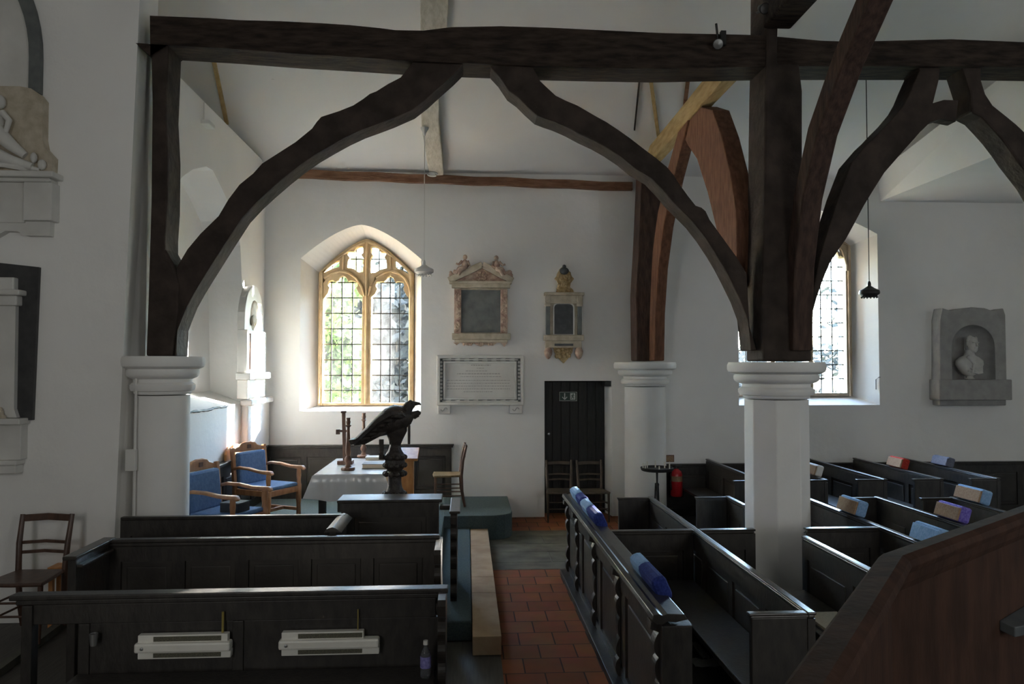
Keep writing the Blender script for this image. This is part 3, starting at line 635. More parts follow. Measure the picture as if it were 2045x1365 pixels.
# narrow tablet above the doorway
t = thing('wall_memorial', 'narrow memorial with a carved crest and dark round-cornered panel above the doorway', 'memorial', (X_(1125), YF, Z_(725)))
obj('back_slab', MB().box(X_(1092), X_(1160), YF - .06, YF, Z_(672), Z_(586)), 'marble_tan', t, bevel=.006)
def rrect(x0, x1, z0, z1, r):
    o = [(x0, z0), (x1, z0)]
    o += [(x1 - r + r * math.cos(a), z1 - r + r * math.sin(a)) for a in [i * PI / 10 for i in range(6)]]
    o += [(x0 + r - r * math.sin(a), z1 - r + r * math.cos(a)) for a in [i * PI / 10 for i in range(6)]]
    return o
o1 = rrect(X_(1103.5), X_(1146), Z_(668), Z_(604.5), .07); o2 = rrect(X_(1106), X_(1143.5), Z_(667), Z_(607), .06)
obj('panel_frame', MB().plateY([o1, o2], YF - .075, YF - .055), 'marble', t)
obj('inscription_panel', MB().plateY([o2], YF - .066, YF - .055), 'slate', t)
for a, b in ((1089, 1097), (1152, 1160)):
    pl = obj('pilaster', MB().box(X_(a), X_(b), YF - .11, YF - .05, Z_(668), Z_(612)), 'slate_grey', t, bevel=.005)
    obj('pilaster_cap', MB().box(X_(a - 2), X_(b + 1.5), YF - .12, YF - .05, Z_(612), Z_(606)).box(X_(a - 1), X_(b + 1), YF - .115, YF - .05, Z_(604), Z_(590)), 'marble_tan', pl, bevel=.005)
obj('cornice', MB().box(X_(1086), X_(1165), YF - .13, YF, Z_(590), Z_(584)).box(X_(1090), X_(1162), YF - .10, YF, Z_(606), Z_(590)), 'marble_tan', t, bevel=.006)
m = MB().box(X_(1085), X_(1164), YF - .13, YF, Z_(680), Z_(669)).box(X_(1088), X_(1160), YF - .10, YF, Z_(694), Z_(680)); obj('sill', m, 'marble_tan', t, bevel=.008)
obj('sill_band', MB().box(X_(1106), X_(1143), YF - .106, YF - .09, Z_(690.5), Z_(686)), 'slate', t)
for a in (1094, 1155): obj('bracket', MB().lathe([(.0, -.19), (.03, -.17), (.06, -.11), (.065, -.06), (.04, 0)], (X_(a), YF - .06, Z_(693)), 12), 'alabaster', t, smooth=40)
m = MB().plateY([[(X_(1105), Z_(693)), (X_(1107), Z_(703)), (X_(1115), Z_(715)), (X_(1125), Z_(725)), (X_(1134), Z_(715)), (X_(1142), Z_(703)), (X_(1144), Z_(693))]], YF - .06, YF)
carve(m, X_(1110), X_(1140), Z_(712), Z_(696), YF - .06, .035, 26, 21); obj('apron', m, 'alabaster_gold', t, smooth=60)
m = MB().plateY([[(X_(1110), Z_(584)), (X_(1112), Z_(577)), (X_(1117), Z_(571)), (X_(1112), Z_(560)), (X_(1107), Z_(556)), (X_(1113), Z_(548)), (X_(1117), Z_(537)), (X_(1123), Z_(532)), (X_(1126), Z_(529)), (X_(1131), Z_(535)), (X_(1137), Z_(547)), (X_(1146), Z_(556)), (X_(1139), Z_(565)), (X_(1138), Z_(573)), (X_(1144), Z_(578)), (X_(1146), Z_(584))]], YF - .05, YF)
carve(m, X_(1114), X_(1138), Z_(582), Z_(545), YF - .055, .036, 60, 33); obj('crest', m, 'alabaster_gold', t, smooth=60)
m = MB().blob((X_(1126), YF - .07, Z_(541)), .075, .05, .06, 12, 8); m.blob((X_(1126), YF - .07, Z_(532)), .03, .03, .03, 8, 6); obj('helmet', m, 'slate', t, smooth=60)
# wide marble tablet
t = thing('wall_memorial', 'wide white marble tablet with lettering and ribbon border beside the left window', 'memorial', (X_(958), YF, Z_(824)))
obj('slab', MB().box(X_(875), X_(1043), YF - .05, YF, Z_(806), Z_(711)), 'marble', t, bevel=.006)
def frame(x0, x1, z0, z1, w, y0, y1): 
    return MB().plateY([[(x0, z0), (x1, z0), (x1, z1), (x0, z1)], [(x0 + w, z0 + w), (x1 - w, z0 + w), (x1 - w, z1 - w), (x0 + w, z1 - w)]], y0, y1)
obj('outer_frame', frame(X_(873), X_(1045), Z_(808), Z_(709), .05, YF - .11, YF - .03), 'marble', t, bevel=.008)
obj('inner_frame', frame(X_(886), X_(1031), Z_(797), Z_(721), .03, YF - .085, YF - .04), 'marble', t, bevel=.006)
obj('sunk_border', frame(X_(879.5), X_(1038.5), Z_(803), Z_(714.5), .052, YF - .056, YF - .045), 'slate_grey', t)
m = MB()
for z in (Z_(800), Z_(718)):
    m.tube([(X_(884), YF - .065, z), (X_(1034), YF - .065, z)], .011, 8)
    for i in range(8): m.tube([(X_(891 + i * 18), YF - .066, z - .002), (X_(901 + i * 18), YF - .066, z + .002)], [.016, .024], 8)
for x in (X_(881.5), X_(1036)):
    for i in range(11): m.blob((x, YF - .06, Z_(795 - i * 7.2)), .02, .014, .022, 8, 6)
obj('ribbon_border', m, 'marble', t, smooth=50)
rr = random.Random(3)
for k, (a, b) in enumerate(((941, 979), (952, 966), (930, 974), (913, 998), (920, 1000), (893, 1018), (893, 1018), (893, 1019), (893, 1018), (926, 984))):
    y = 729 + k * 5.6 + (0 if k < 5 else 2); x = a; h = 2.4 if k in (0, 3) else 1.6; m = MB()
    while x < b:
        wd = rr.uniform(1.6, 6)
        m.box(X_(x), X_(min(x + wd, b)), YF - .0525, YF - .0495, Z_(y + h / 2), Z_(y - h / 2)); x += wd + 1.2
    obj('lettering_line', m, 'engraving', t)
for a in (875, 1017):
    b = obj('bracket', MB().box(X_(a), X_(a + 25), YF - .09, YF, Z_(825), Z_(808)), 'marble', t, bevel=.01)
    m = MB().tube([(X_(a + 6 + 13 * i / 12), YF - .09, Z_(816 + 3.2 * math.sin(i / 12 * 2 * PI))) for i in range(13)], .008, 6); obj('scroll', m, 'engraving', b)
# bust in a niche on the right
bx = lambda px: aY(px, 700, YF).x; bz = lambda py: aY(1925, py, YF).z
t = thing('bust_monument', 'grey stone wall monument with a white portrait bust in an arched niche', 'memorial', (bx(1926), YF, bz(812)))
nx0, nx1 = bx(1884), bx(1968); nz0 = bz(757); r = (nx1 - nx0) / 2; ncx = (nx0 + nx1) / 2; nzs = bz(650) - r
niche = [(nx0, nz0), (nx0, nzs)] + [(ncx - r * math.cos(a), nzs + r * math.sin(a)) for a in [i * PI / 16 for i in range(1, 16)]] + [(nx1, nzs), (nx1, nz0)]
body = [(bx(1858), bz(797)), (bx(1990), bz(797)), (bx(1990), bz(630)), (bx(1986), bz(617)), (bx(1965), bz(622)), (bx(1950), bz(617)), (bx(1925), bz(615)), (bx(1900), bz(618)), (bx(1882), bz(622)), (bx(1866), bz(617)), (bx(1861), bz(640))]
obj('surround', MB().plateY([body, niche], YF - .22, YF), 'bust_stone', t, bevel=.01)
m = MB(); n = 12
m.rings([[Vector((a, YF - .2 + .19 * math.sin(k / 6 * PI / 2), b)) if True else None for a, b in [(ncx + (p[0] - ncx) * math.cos(k / 6 * PI / 2 * .98), nz0 + (p[1] - nz0) * (math.cos(k / 6 * PI / 2 * .98) * .25 + .75)) for p in niche]] for k in range(7)], cap=False)
obj('niche', m, 'bust_stone', t, smooth=60)
obj('ledge', MB().box(bx(1854), bx(1996), YF - .27, YF, bz(797), bz(757)).box(bx(1860), bx(1990), YF - .2, YF, bz(808), bz(796)), 'bust_stone', t, bevel=.012)
bc = bx(1924)
m = MB()
m.lathe([(.06, 0), (.075, .01), (.05, .03), (.045, .06)], (bc - .03, YF - .19, bz(757)), 16)
z0 = bz(757) + .05
m.rings([[Vector((bc - .02 + sx * math.cos(a), YF - .17 + sy * math.sin(a), z0 + z)) for a in [2 * PI * k / 20 for k in range(20)]] for sx, sy, z in ((.05, .05, 0), (.12, .08, .04), (.18, .10, .11), (.225, .11, .19), (.22, .105, .25), (.16, .09, .30), (.085, .075, .335), (.068, .07, .38), (.066, .07, .42))])
torso = obj('bust', m, 'bust_marble', t, smooth=60)
m = MB(); hz = z0 + .50
m.rings([[Vector((bc + .015 + sx * math.cos(a), YF - .18 + oy + sy * math.sin(a), hz + z)) for a in [2 * PI * k / 18 for k in range(18)]] for sx, sy, oy, z in ((.045, .05, -.02, -.12), (.07, .085, -.015, -.085), (.08, .10, 0, -.03), (.086, .108, .005, .03), (.082, .10, .01, .08), (.055, .07, .01, .118), (.01, .01, .01, .13))])
m.tube([(bc + .02, YF - .285, hz + .025), (bc + .022, YF - .305, hz - .02)], [.01, .018], 8); m.tube([(bc - .005, YF - .278, hz - .05), (bc + .045, YF - .278, hz - .05)], .009, 6)
m.tube([(bc - .03, YF - .275, hz + .035), (bc + .068, YF - .275, hz + .035)], .012, 6)
for s in (-1, 1): m.blob((bc + .015 + s * .083, YF - .17, hz), .012, .02, .03, 8, 6)
obj('head', m, 'bust_marble', torso, smooth=60)
m = MB(); carve(m, bc - .06, bc + .08, hz + .07, hz + .12, YF - .2, .035, 26, 8); carve(m, bc - .07, bc - .04, hz - .02, hz + .08, YF - .2, .03, 10, 12); obj('hair', m, 'bust_marble', torso, smooth=60)
m = MB()
for i in range(6): m.tube([(bc - .2 + .02 * i, YF - .19 - .012 * i, z0 + .24 - .03 * i), (bc - .05 + .02 * i, YF - .27, z0 + .12 - .014 * i), (bc + .15, YF - .235, z0 + .16 - .02 * i)], [.014, .018, .012], 6)
m.tube([(bc - .1, YF - .24, z0 + .32), (bc - .02, YF - .275, z0 + .2), (bc - .04, YF - .26, z0 + .06)], [.03, .03, .02], 8)
obj('drapery', m, 'bust_marble', torso, smooth=60)
# round-topped monument on the left wall, by the window
p0, p1 = aX(488, 700, XL + .1).y, aX(526, 700, XL + .1).y
zb, zm, zt = 1.9, aX(505, 660, XL + .1).z, aX(507, 569, XL + .1).z
t = thing('wall_memorial', 'round-topped white marble memorial on the left wall by the window, in sunlight', 'memorial', (XL, (p0 + p1) / 2, zb))
cy = (p0 + p1) / 2; r = (p1 - p0) / 2
ro_ = [(p0, zm), (p1, zm), (p1, zt - r * 1.1)] + [(cy + r * math.cos(a), zt - r * 1.1 + r * 1.1 * math.sin(a)) for a in [i * PI / 14 for i in range(1, 14)]] + [(p0, zt - r * 1.1)]
obj('round_top', MB().plateX([ro_], XL, XL + .1), 'marble', t, bevel=.01)
m = MB().blob((XL + .1, cy, (zm + zt) / 2 - .12), .03, r * .45, (zt - zm) * .36, 12, 8); rr = random.Random(5)
for _ in range(34): m.blob((XL + .115, cy + rr.uniform(-.4, .4) * r, rr.uniform(zm + .12, zt - r * 1.0)), .022, rr.uniform(.02, .05), rr.uniform(.03, .07), 8, 6)
obj('relief', m, 'marble_tan', t, smooth=60)
obj('tablet', MB().box(XL, XL + .14, p0, p1, zb + .35, zm), 'marble', t, bevel=.01)
obj('inset_strip', MB().box(XL + .14, XL + .15, p0 + .1, p0 + .13, zb + .4, zm - .05), 'oak_red', t)
obj('base_shelf', MB().box(XL, XL + .2, p0 - .05, p1 + .06, zb + .26, zb + .35).box(XL, XL + .14, p0 + .02, p1 - .02, zb, zb + .26), 'marble', t, bevel=.012)
# the ledge of the tomb-like wall thickening below
m = MB().box(XL, XL + .16, 10.5, YF - .02, 1.80, 1.88).box(XL, XL + .1, 10.55, YF - .02, 1.14, 1.80)
struct('trim_2', m, 'plaster', bevel=.02)

rr = random.Random(4)
struct('trim_4', MB().tube([(XL + .005, 8.2 + .08 * i, 1.822 + rr.uniform(-.008, .008)) for i in range(25)], [.012 + rr.uniform(-.004, .006) for i in range(25)], 7), 'slate_grey')
# two big monuments on the near wall at the left
YN = 7.2
def NX(px): return aY(px, 500, YN).x
def NZ(py): return aY(60, py, YN).z
def mir(l, c): return l + [(2 * c - a, b) for a, b in l[::-1]]
c = NX(-105)
t = thing('wall_memorial', 'large pale marble monument with a dark arched surround and reclining relief figure, upper left', 'memorial', (c, YN, NZ(475)))
def arcpts(hw, zs, za, n=12): return [(c + hw * math.cos(a), zs + (za - zs) * math.sin(a)) for a in [i * PI / (2 * n) for i in range(n + 1)]]
hw = NX(80) - c; hi = NX(58) - c; zs = NZ(120); za = NZ(-130); zi = NZ(-95)
o = mir([(c + hw, NZ(190))] + arcpts(hw, zs, za)[:-1], c); i_ = mir([(c + hi, NZ(189))] + arcpts(hi, zs, zi)[:-1], c)
obj('arched_surround', MB().plateY([o, i_], YN - .07, YN), 'slate_grey', t, bevel=.006)
obj('panel', MB().plateY([i_], YN - .03, YN), 'marble', t)
sil = [(NX(12), NZ(350)), (NX(112), NZ(350)), (NX(113), NZ(318)), (NX(103), NZ(308)), (NX(96), NZ(300)), (NX(92), NZ(280)), (NX(92), NZ(205)), (NX(82), NZ(193)), (NX(68), NZ(184)), (NX(45), NZ(180)), (NX(12), NZ(182))]
sil = mir([(c, NZ(350))] + sil[1:-1] + [(c, NZ(182))], c)
obj('relief_ground', MB().plateY([sil], YN - .10, YN), 'marble_tan', t, bevel=.015)
m = MB()
m.tube([(NX(-20), YN - .13, NZ(240)), (NX(10), YN - .15, NZ(275)), (NX(38), YN - .14, NZ(300)), (NX(62), YN - .12, NZ(318))], [.09, .075, .055, .035], 10)
m.tube([(NX(-40), YN - .13, NZ(300)), (NX(0), YN - .15, NZ(315)), (NX(40), YN - .14, NZ(330)), (NX(78), YN - .13, NZ(340))], [.08, .07, .05, .035], 10)
m.blob((NX(12), YN - .14, NZ(215)), .05, .05, .065, 12, 8); m.blob((NX(0), YN - .13, NZ(255)), .1, .07, .13, 12, 8)
m.tube([(NX(18), YN - .15, NZ(235)), (NX(34), YN - .16, NZ(252)), (NX(28), YN - .16, NZ(275))], [.03, .028, .02], 8)
m.blob((NX(80), YN - .13, NZ(322)), .03, .03, .05, 8, 6); m.blob((NX(95), YN - .12, NZ(335)), .04, .03, .05, 8, 6)
for k in range(6): m.tube([(NX(-60 + 8 * k), YN - .13, NZ(343 - 2 * k)), (NX(20 + 8 * k), YN - .15, NZ(338)), (NX(60 + 6 * k), YN - .12, NZ(345))], [.03, .025, .015], 6)
obj('reclining_figure', m, 'marble', t, smooth=60)
e = NX(125) - c
obj('cornice', MB().box(c - e, c + e, YN - .19, YN, NZ(362), NZ(350)).box(c - e + .05, c + e - .05, YN - .15, YN, NZ(370), NZ(362)), 'marble', t, bevel=.012)
for s in (-1, 1):
    a, b = c + s * (NX(62) - c), c + s * (NX(118) - c)
    obj('pilaster', MB().box(min(a, b), max(a, b), YN - .14, YN, NZ(445), NZ(370)), 'marble', t, bevel=.008)
obj('inscription_panel', MB().box(c - (NX(60) - c), c + (NX(60) - c), YN - .10, YN, NZ(448), NZ(370)), 'marble', t)
e = NX(108) - c
o = mir([(c, NZ(490)), (c + (NX(0) - c) * .6, NZ(486)), (NX(0), NZ(476)), (NX(20), NZ(464)), (NX(45), NZ(465)), (NX(60), NZ(473)), (NX(108), NZ(473)), (NX(108), NZ(445)), (c, NZ(445))], c)
obj('apron', MB().plateY([o], YN - .08, YN), 'marble', t)
c = NX(-85)
t = thing('wall_memorial', 'white marble monument on a black backing, lower left on the near wall', 'memorial', (c, YN, NZ(940)))
e = NX(83) - c; e2 = NX(76) - c
obj('black_backing', MB().plateY([[(c + e2, NZ(838)), (c + e, NZ(534)), (c, NZ(517)), (c - e, NZ(534)), (c - e2, NZ(838))]], YN - .04, YN), 'black_marble', t)
g = NX(45) - c
obj('tablet', MB().plateY([mir([(c + NX(52) - c, NZ(832)), (NX(46), NZ(815)), (NX(45), NZ(612)), (c, NZ(612))], c)], YN - .09, YN - .03), 'marble', t, bevel=.008)
obj('cornice', MB().box(c - (NX(60) - c), c + (NX(60) - c), YN - .16, YN - .03, NZ(592), NZ(581)).box(c - g - .03, c + g + .03, YN - .13, YN - .03, NZ(612), NZ(592)).box(c - (NX(43) - c), c + (NX(43) - c), YN - .11, YN - .03, NZ(581), NZ(556)), 'marble', t, bevel=.012)
m = MB().blob((NX(2), YN - .11, NZ(770)), .055, .05, .09, 12, 8); m.blob((NX(-30), YN - .1, NZ(780)), .12, .06, .15, 12, 8); obj('relief_figure', m, 'marble', t, smooth=60)
m = MB(); carve(m, NX(-20), NX(28), NZ(832), NZ(818), YN - .11, .03, 22, 15); obj('carved_leaves', m, 'marble_tan', t, smooth=60)
obj('shelf', MB().box(c - (NX(68) - c), c + (NX(68) - c), YN - .18, YN, NZ(845), NZ(833)), 'marble', t, bevel=.01)
obj('base_tablet', MB().box(c - (NX(63) - c), c + (NX(63) - c), YN - .11, YN, NZ(915), NZ(845)), 'marble', t, bevel=.006)
for s in (-1, 1):
    a, b = c + s * (NX(8) - c), c + s * (NX(56) - c); a, b = min(a, b), max(a, b)
    obj('bracket', MB().box(a, b, YN - .13, YN, NZ(942), NZ(925)).box(a - .015, b + .015, YN - .15, YN, NZ(925), NZ(915)), 'marble', t, bevel=.01)
# junction box and conduit beside the half column
p = aY(262, 918, YN - .02)
t = thing('junction_box', 'white junction box with a thin conduit beside the left half column', 'junction box', (p.x, YN, p.z - .1))
obj('box', MB().box(p.x - .045, p.x + .05, YN - .05, YN, p.z - .1, p.z + .1), 'white_plastic', t, bevel=.008)
obj('conduit', MB().tube([(p.x + .03, YN - .012, .0), (p.x + .03, YN - .012, 2.3)], .012, 8), 'white_plastic', t)

# ================================================================== PANELLING
def framed(mb, axis, c, u0, u1, h, n, t=.045, z0=0, face=-1, stile=.09, root=None):
    """panelled partition along an axis ('X' or 'Y') at c: rails and stiles in mb, each sunk panel a part of its own"""
    def B(M, a, b, v0, v1, z_0, z_1):
        if axis == 'X': M.box(a, b, c + v0, c + v1, z_0, z_1)
        else: M.box(c + v0, c + v1, a, b, z_0, z_1)
    B(mb, u0, u1, -t / 2, t / 2, z0, z0 + .12); B(mb, u0, u1, -t / 2, t / 2, h - .14, h)
    st = (u1 - u0 - stile) / n
    for i in range(n + 1): B(mb, u0 + st * i, u0 + st * i + stile, -t / 2, t / 2, z0 + .12, h - .14)
    for i in range(n):
        P = MB(); p0, p1 = u0 + st * i + stile, u0 + st * (i + 1); q0, q1 = z0 + .12, h - .14
        B(P, p0, p1, -t * .16, t * .16, q0, q1); B(P, p0 + .045, p1 - .045, -t * .34, t * .34, q0 + .045, q1 - .045)
        obj('sunk_panel', P, 'pew_panel', root, bevel=.008)
def cap_bar(mb, axis, c, u0, u1, h, w=.055, t=.04):
    if axis == 'X': mb.box(u0, u1, c - w / 2, c + w / 2, h - t * .45, h); mb.box(u0 + .01, u1 - .01, c - w * .38, c + w * .38, h - t, h - t * .45)
    else: mb.box(c - w / 2, c + w / 2, u0, u1, h - t * .45, h); mb.box(c - w * .38, c + w * .38, u0 + .01, u1 - .01, h - t, h - t * .45)
# wainscot: chancel end (far and left walls) and the right aisle
t = thing('wall_panelling', 'dark oak panelling along the far wall below the left window', 'panelling', (-1.6, YF, .33))
m = MB(); framed(m, 'X', YF - .03, XL + .03, -.235, 1.10, 5, z0=.33, root=t); obj('panels', m, 'pew_oak', t)
m = MB(); cap_bar(m, 'X', YF - .04, XL, -.2, 1.14, .09, .05); obj('top_moulding', m, 'pew_oak', t, bevel=.006)
t = thing('wall_panelling', 'dark oak panelling along the left wall behind the armchairs', 'panelling', (XL, 9.8, .33))
m = MB(); framed(m, 'Y', XL + .03, 7.8, YF - .06, 1.10, 6, z0=.33, root=t); obj('panels', m, 'pew_oak', t)
m = MB(); cap_bar(m, 'Y', XL + .05, 7.8, YF - .1, 1.14, .11, .05); obj('top_moulding', m, 'pew_oak_top', t, bevel=.006)
t = thing('wall_panelling', 'dark oak panelling along the far wall behind the right-hand pews', 'panelling', (6, YF, 0))
m = MB(); framed(m, 'X', YF - .03, 3.02, 10.4, .78, 10, root=t); obj('panels', m, 'pew_oak', t)
m = MB(); cap_bar(m, 'X', YF - .04, 3.0, 10.45, .81, .08, .05); obj('top_moulding', m, 'pew_oak', t, bevel=.006)

# ================================================================== PEWS
def scallop(z0, z1, depth, n):
    """carved edge: list of (offset, z) from z0 up to z1"""
    out = []
    N = n * 8
    for i in range(N + 1):
        u = i / N; ph = (u * n) % 1.0
        out.append((depth * (.25 + .75 * abs(math.sin(PI * u * n)) ** .7) * (.75 + .25 * math.sin(2 * PI * u * 1.5)), z0 + (z1 - z0) * u))
    return out
def carved_end(mb, X, w, yf, yb, h, depth=.055, n=5, ycap=True):
    """bench end in the Y-Z plane; carved edge at yf (towards the viewer), straight at yb"""
    s = 1 if yb > yf else -1
    edge = [(yf + s * (.06 - d), z) for d, z in scallop(.05, h - .12, depth, n)]
    o = [(yb, 0), (yf, 0), (yf, .05)] + edge + [(yf - s * .0, h - .1), (yf - s * .01, h - .03), (yf + s * .02, h), (yb, h)]
    mb.plateX([o], X - w / 2, X + w / 2)
GR = 'box pews of the right-hand block'
def pew_Y(X, y0, y1, h, label, ends=('far',), n=4, seat=True, group=None, ew=.36):
    t = thing('box_pew', label, 'pew', (X, (y0 + y1) / 2, 0), group=group)
    m = MB(); framed(m, 'Y', X, y0, y1, h - .04, n, root=t); obj('back_panel', m, 'pew_oak', t)
    m = MB(); cap_bar(m, 'Y', X, y0 - .01, y1 + .01, h); obj('top_rail', m, 'pew_oak_top', t, bevel=.008)
    for e in ends:
        y = y1 - .025 if e == 'far' else y0 + .025
        m = MB(); m.box(X - ew, X - .024, y - .025, y + .025, 0, h - .03)
        eo = obj('bench_end', m, 'pew_oak', t, bevel=.006)
        m = MB(); cap_bar(m, 'X', y, X - ew - .015, X, h - .005, .055, .035); obj('end_rail', m, 'pew_oak_top', eo, bevel=.006)
    if seat: obj('seat', MB().box(X - .40, X - .03, y0 + .05, y1 - .05, .42, .46), 'pew_oak', t, bevel=.008)
    return t
# front desk of the right-hand block, on the aisle
FX = 1.12
t = thing('pew_front', 'long carved oak pew front along the tiled aisle with a wide moulded top', 'pew front', (FX, 6.4, 0))
m = MB(); framed(m, 'Y', FX + .04, 4.38, 8.48, .84, 4, t=.05, root=t); obj('front_panel', m, 'pew_oak', t)
m = MB()
prof = [(-.035, .90), (.0, .905), (.02, .895), (.05, .905), (.15, .90), (.17, .87), (.10, .855), (.05, .86), (.02, .84), (-.02, .845), (-.045, .87)]
m.rings([[Vector((FX + a, y, b)) for a, b in prof] for y in (4.36, 8.5)]); obj('moulded_top', m, 'pew_oak_top', t, bevel=.004)
m = MB(); m.box(FX + .01, FX + .19, 4.34, 4.385, .0, .84); obj('end_panel', m, 'pew_oak', t, bevel=.006)
obj('book_ledge', MB().box(FX + .065, FX + .21, 4.4, 8.46, .80, .825), 'pew_oak', t, bevel=.005)
for k, y in enumerate((4.46, 5.62, 6.68, 7.72, 8.42)):
    m = MB(); e = [(FX + .02 - d, z) for d, z in scallop(.04, .78, .04, 5)]
    m.plateY([[(FX + .02, .0), (FX - .045, .0), (FX - .045, .04)] + e + [(FX - .04, .80), (FX - .035, .84), (FX + .02, .84)]], y - .045, y + .045)
    obj('buttress', m, 'pew_oak', t, bevel=.006)
obj('plinth', MB().box(FX - .07, FX + .06, 4.36, 8.5, 0, .06), 'pew_oak', t, bevel=.006)
pew_Y(2.03, 4.36, 8.27, .9, 'dark oak pew nearest the aisle front, its rail running past the octagonal column', ('far', 'near'), 6)
pew_Y(2.9, 7.72, 8.26, .9, 'short dark pew section just behind the octagonal column', ('far',), 1)
pew_Y(2.88, 3.2, 6.3, .9, 'dark pew rail starting right of the foot of the octagonal column', (), 4)
pew_Y(3.74, 4.9, 8.2, .9, 'dark pew just right of the octagonal column with a blue kneeler on its rail', ('far',), 5)
pew_Y(4.54, 5.0, 8.13, .9, 'dark pew with the purple kneeler on its rail', ('far',), 5)
pew_Y(5.36, 5.0, 8.06, .9, 'dark pew with the pale blue kneeler on its rail, near the right edge', ('far',), 5)
for x, lab in ((3.74, 'far pew end seen just left of the octagonal column shaft top of the seats'), (4.57, 'far dark pew carrying the white kneeler, right of the octagonal column'), (5.35, 'far dark pew between the ones with the white and the red kneeler'), (6.1, 'far dark pew carrying the red kneeler'), (6.86, 'far dark pew carrying the grey kneeler')):
    lab = 'far dark pew partly hidden behind the octagonal column' if x < 4 else lab
    pew_Y(x, 9.36, 11.55, .9, lab, ('near',), 3)
for (x0, x1, lab) in ((1.20, 2.0, 'dark cross partition between the aisle front and the first pew rail'), (2.06, 2.56, 'dark cross partition ending just left of the octagonal column'), (3.02, 3.70, 'dark cross partition just right of the octagonal column')):
    t = thing('pew_partition', lab, 'partition', ((x0 + x1) / 2, 6.6, 0))
    m = MB(); framed(m, 'X', 6.6, x0, x1, .86, 1, root=t); obj('panel', m, 'pew_oak', t)
    m = MB(); cap_bar(m, 'X', 6.6, x0, x1, .9, .07, .04); obj('top_rail', m, 'pew_oak_top', t, bevel=.006)
# low platform carrying the pews
# left block: desk front with heaters, two pews, reading desk
t = thing('pew_front', 'nearest dark oak pew front at lower left with white heaters on it', 'pew front', (-1.5, 4.95, 0))
yD = 5.0
m = MB(); m.box(-2.875, -.12, yD - .05, yD + .055, .868, .90); m.box(-2.84, -.16, yD - .035, yD + .04, .835, .868); obj('top_ledge', m, 'pew_oak', t, bevel=.008)
obj('apron_rail', MB().box(-2.80, -.2, yD - .022, yD + .022, .71, .835), 'pew_oak', t, bevel=.005)
zz = .0
m = MB()
m.box(-2.46, -.2, yD - .012, yD + .012, 0, .71)
for x in (-2.46, -1.50, -.24): m.box(x, x + .07, yD - .024, yD + .024, 0, .71)
m.box(-2.4, -.2, yD - .024, yD + .024, 0, .12)
obj('front_panel', m, 'pew_oak', t, bevel=.004)
obj('leg', MB().box(-2.80, -2.735, yD - .04, yD + .04, 0, .835), 'pew_oak', t, bevel=.006)
m = MB(); carved_end(m, -.155, .05, yD - .24, yD + .12, .88, .06, 5); obj('carved_end', m, 'pew_oak_top', t, bevel=.006)
obj('seat', MB().box(-2.46, -.2, yD - .34, yD - .03, .36, .40), 'pew_oak', t, bevel=.006)
# second pew
t = thing('box_pew', 'second dark oak pew from the front at left, with panelled back', 'pew', (-1.55, 6.3, 0)); y2 = 6.30
m = MB(); framed(m, 'X', y2, -2.88, -.26, .91, 5, z0=0, stile=.1, root=t); obj('back_panel', m, 'pew_oak', t)
m = MB(); m.box(-2.92, -.22, y2 - .035, y2 + .04, .92, .95); m.box(-2.9, -.24, y2 - .03, y2 + .04, .89, .92); obj('top_rail', m, 'pew_oak', t, bevel=.008)
m = MB(); m.box(-2.93, -2.87, 5.76, y2, 0, .93); lo = obj('bench_end', m, 'pew_oak', t, bevel=.006)
m = MB(); m.box(-2.95, -2.85, 5.72, y2 + .05, .925, .955); m.box(-2.87, -2.82, 5.76, y2 - .05, .86, .885); obj('end_rail', m, 'pew_oak_top', lo, bevel=.008)
m = MB(); carved_end(m, -.225, .055, y2 - .42, y2 + .06, .92, .06, 5); obj('bench_end', m, 'pew_oak_top', t, bevel=.006)
obj('seat', MB().box(-2.86, -.26, y2 - .45, y2 - .03, .42, .46), 'pew_oak', t, bevel=.006)
# third pew and reading desk
t = thing('box_pew', 'third dark oak pew from the front, below the left half column', 'pew', (-2.1, 6.95, 0)); y3 = 6.96
m = MB(); framed(m, 'X', y3, -3.08, -1.14, .97, 3, z0=0, root=t); obj('back_panel', m, 'pew_oak', t)
m = MB(); m.box(-3.08, -1.10, y3 - .03, y3 + .035, .97, 1.0); obj('top_rail', m, 'pew_oak_top', t, bevel=.008)
m = MB(); m.box(-1.15, -1.09, 6.42, y3, 0, .96); e = obj('bench_end', m, 'pew_oak', t, bevel=.006)
m = MB(); m.rings([[Vector((-1.12 + a, y, b)) for a, b in ((-.07, .955), (-.05, .985), (-.02, .995), (.0, 1.0), (.03, .99), (.05, .975), (.075, .955))] for y in (6.40, y3 + .05)]); obj('end_rail', m, 'pew_oak_top', e, smooth=30)
obj('seat', MB().box(-3.05, -1.16, y3 - .45, y3 - .03, .42, .46), 'pew_oak', t, bevel=.006)
t = thing('reading_desk', 'taller dark oak reading desk in front of the eagle lectern', 'desk', (-.7, 7.45, 0)); y4 = 7.42
m = MB(); framed(m, 'X', y4, -1.21, -.27, 1.02, 1, z0=0, stile=.12, root=t); obj('front_panel', m, 'pew_oak', t)
m = MB(); m.box(-1.25, -.24, y4 - .04, y4 + .30, 1.02, 1.05); obj('desk_top', m, 'pew_oak', t, bevel=.008)
m = MB(); carved_end(m, -.12, .06, 7.02, 7.72, .98, .06, 6); obj('carved_end', m, 'pew_oak', t, bevel=.006)
m = MB(); m.box(-.16, -.06, 7.0, 7.74, .98, 1.005); m.box(-.26, -.15, y4 - .05, y4 + .02, .95, .99); obj('end_rail', m, 'pew_oak_top', t, bevel=.008)

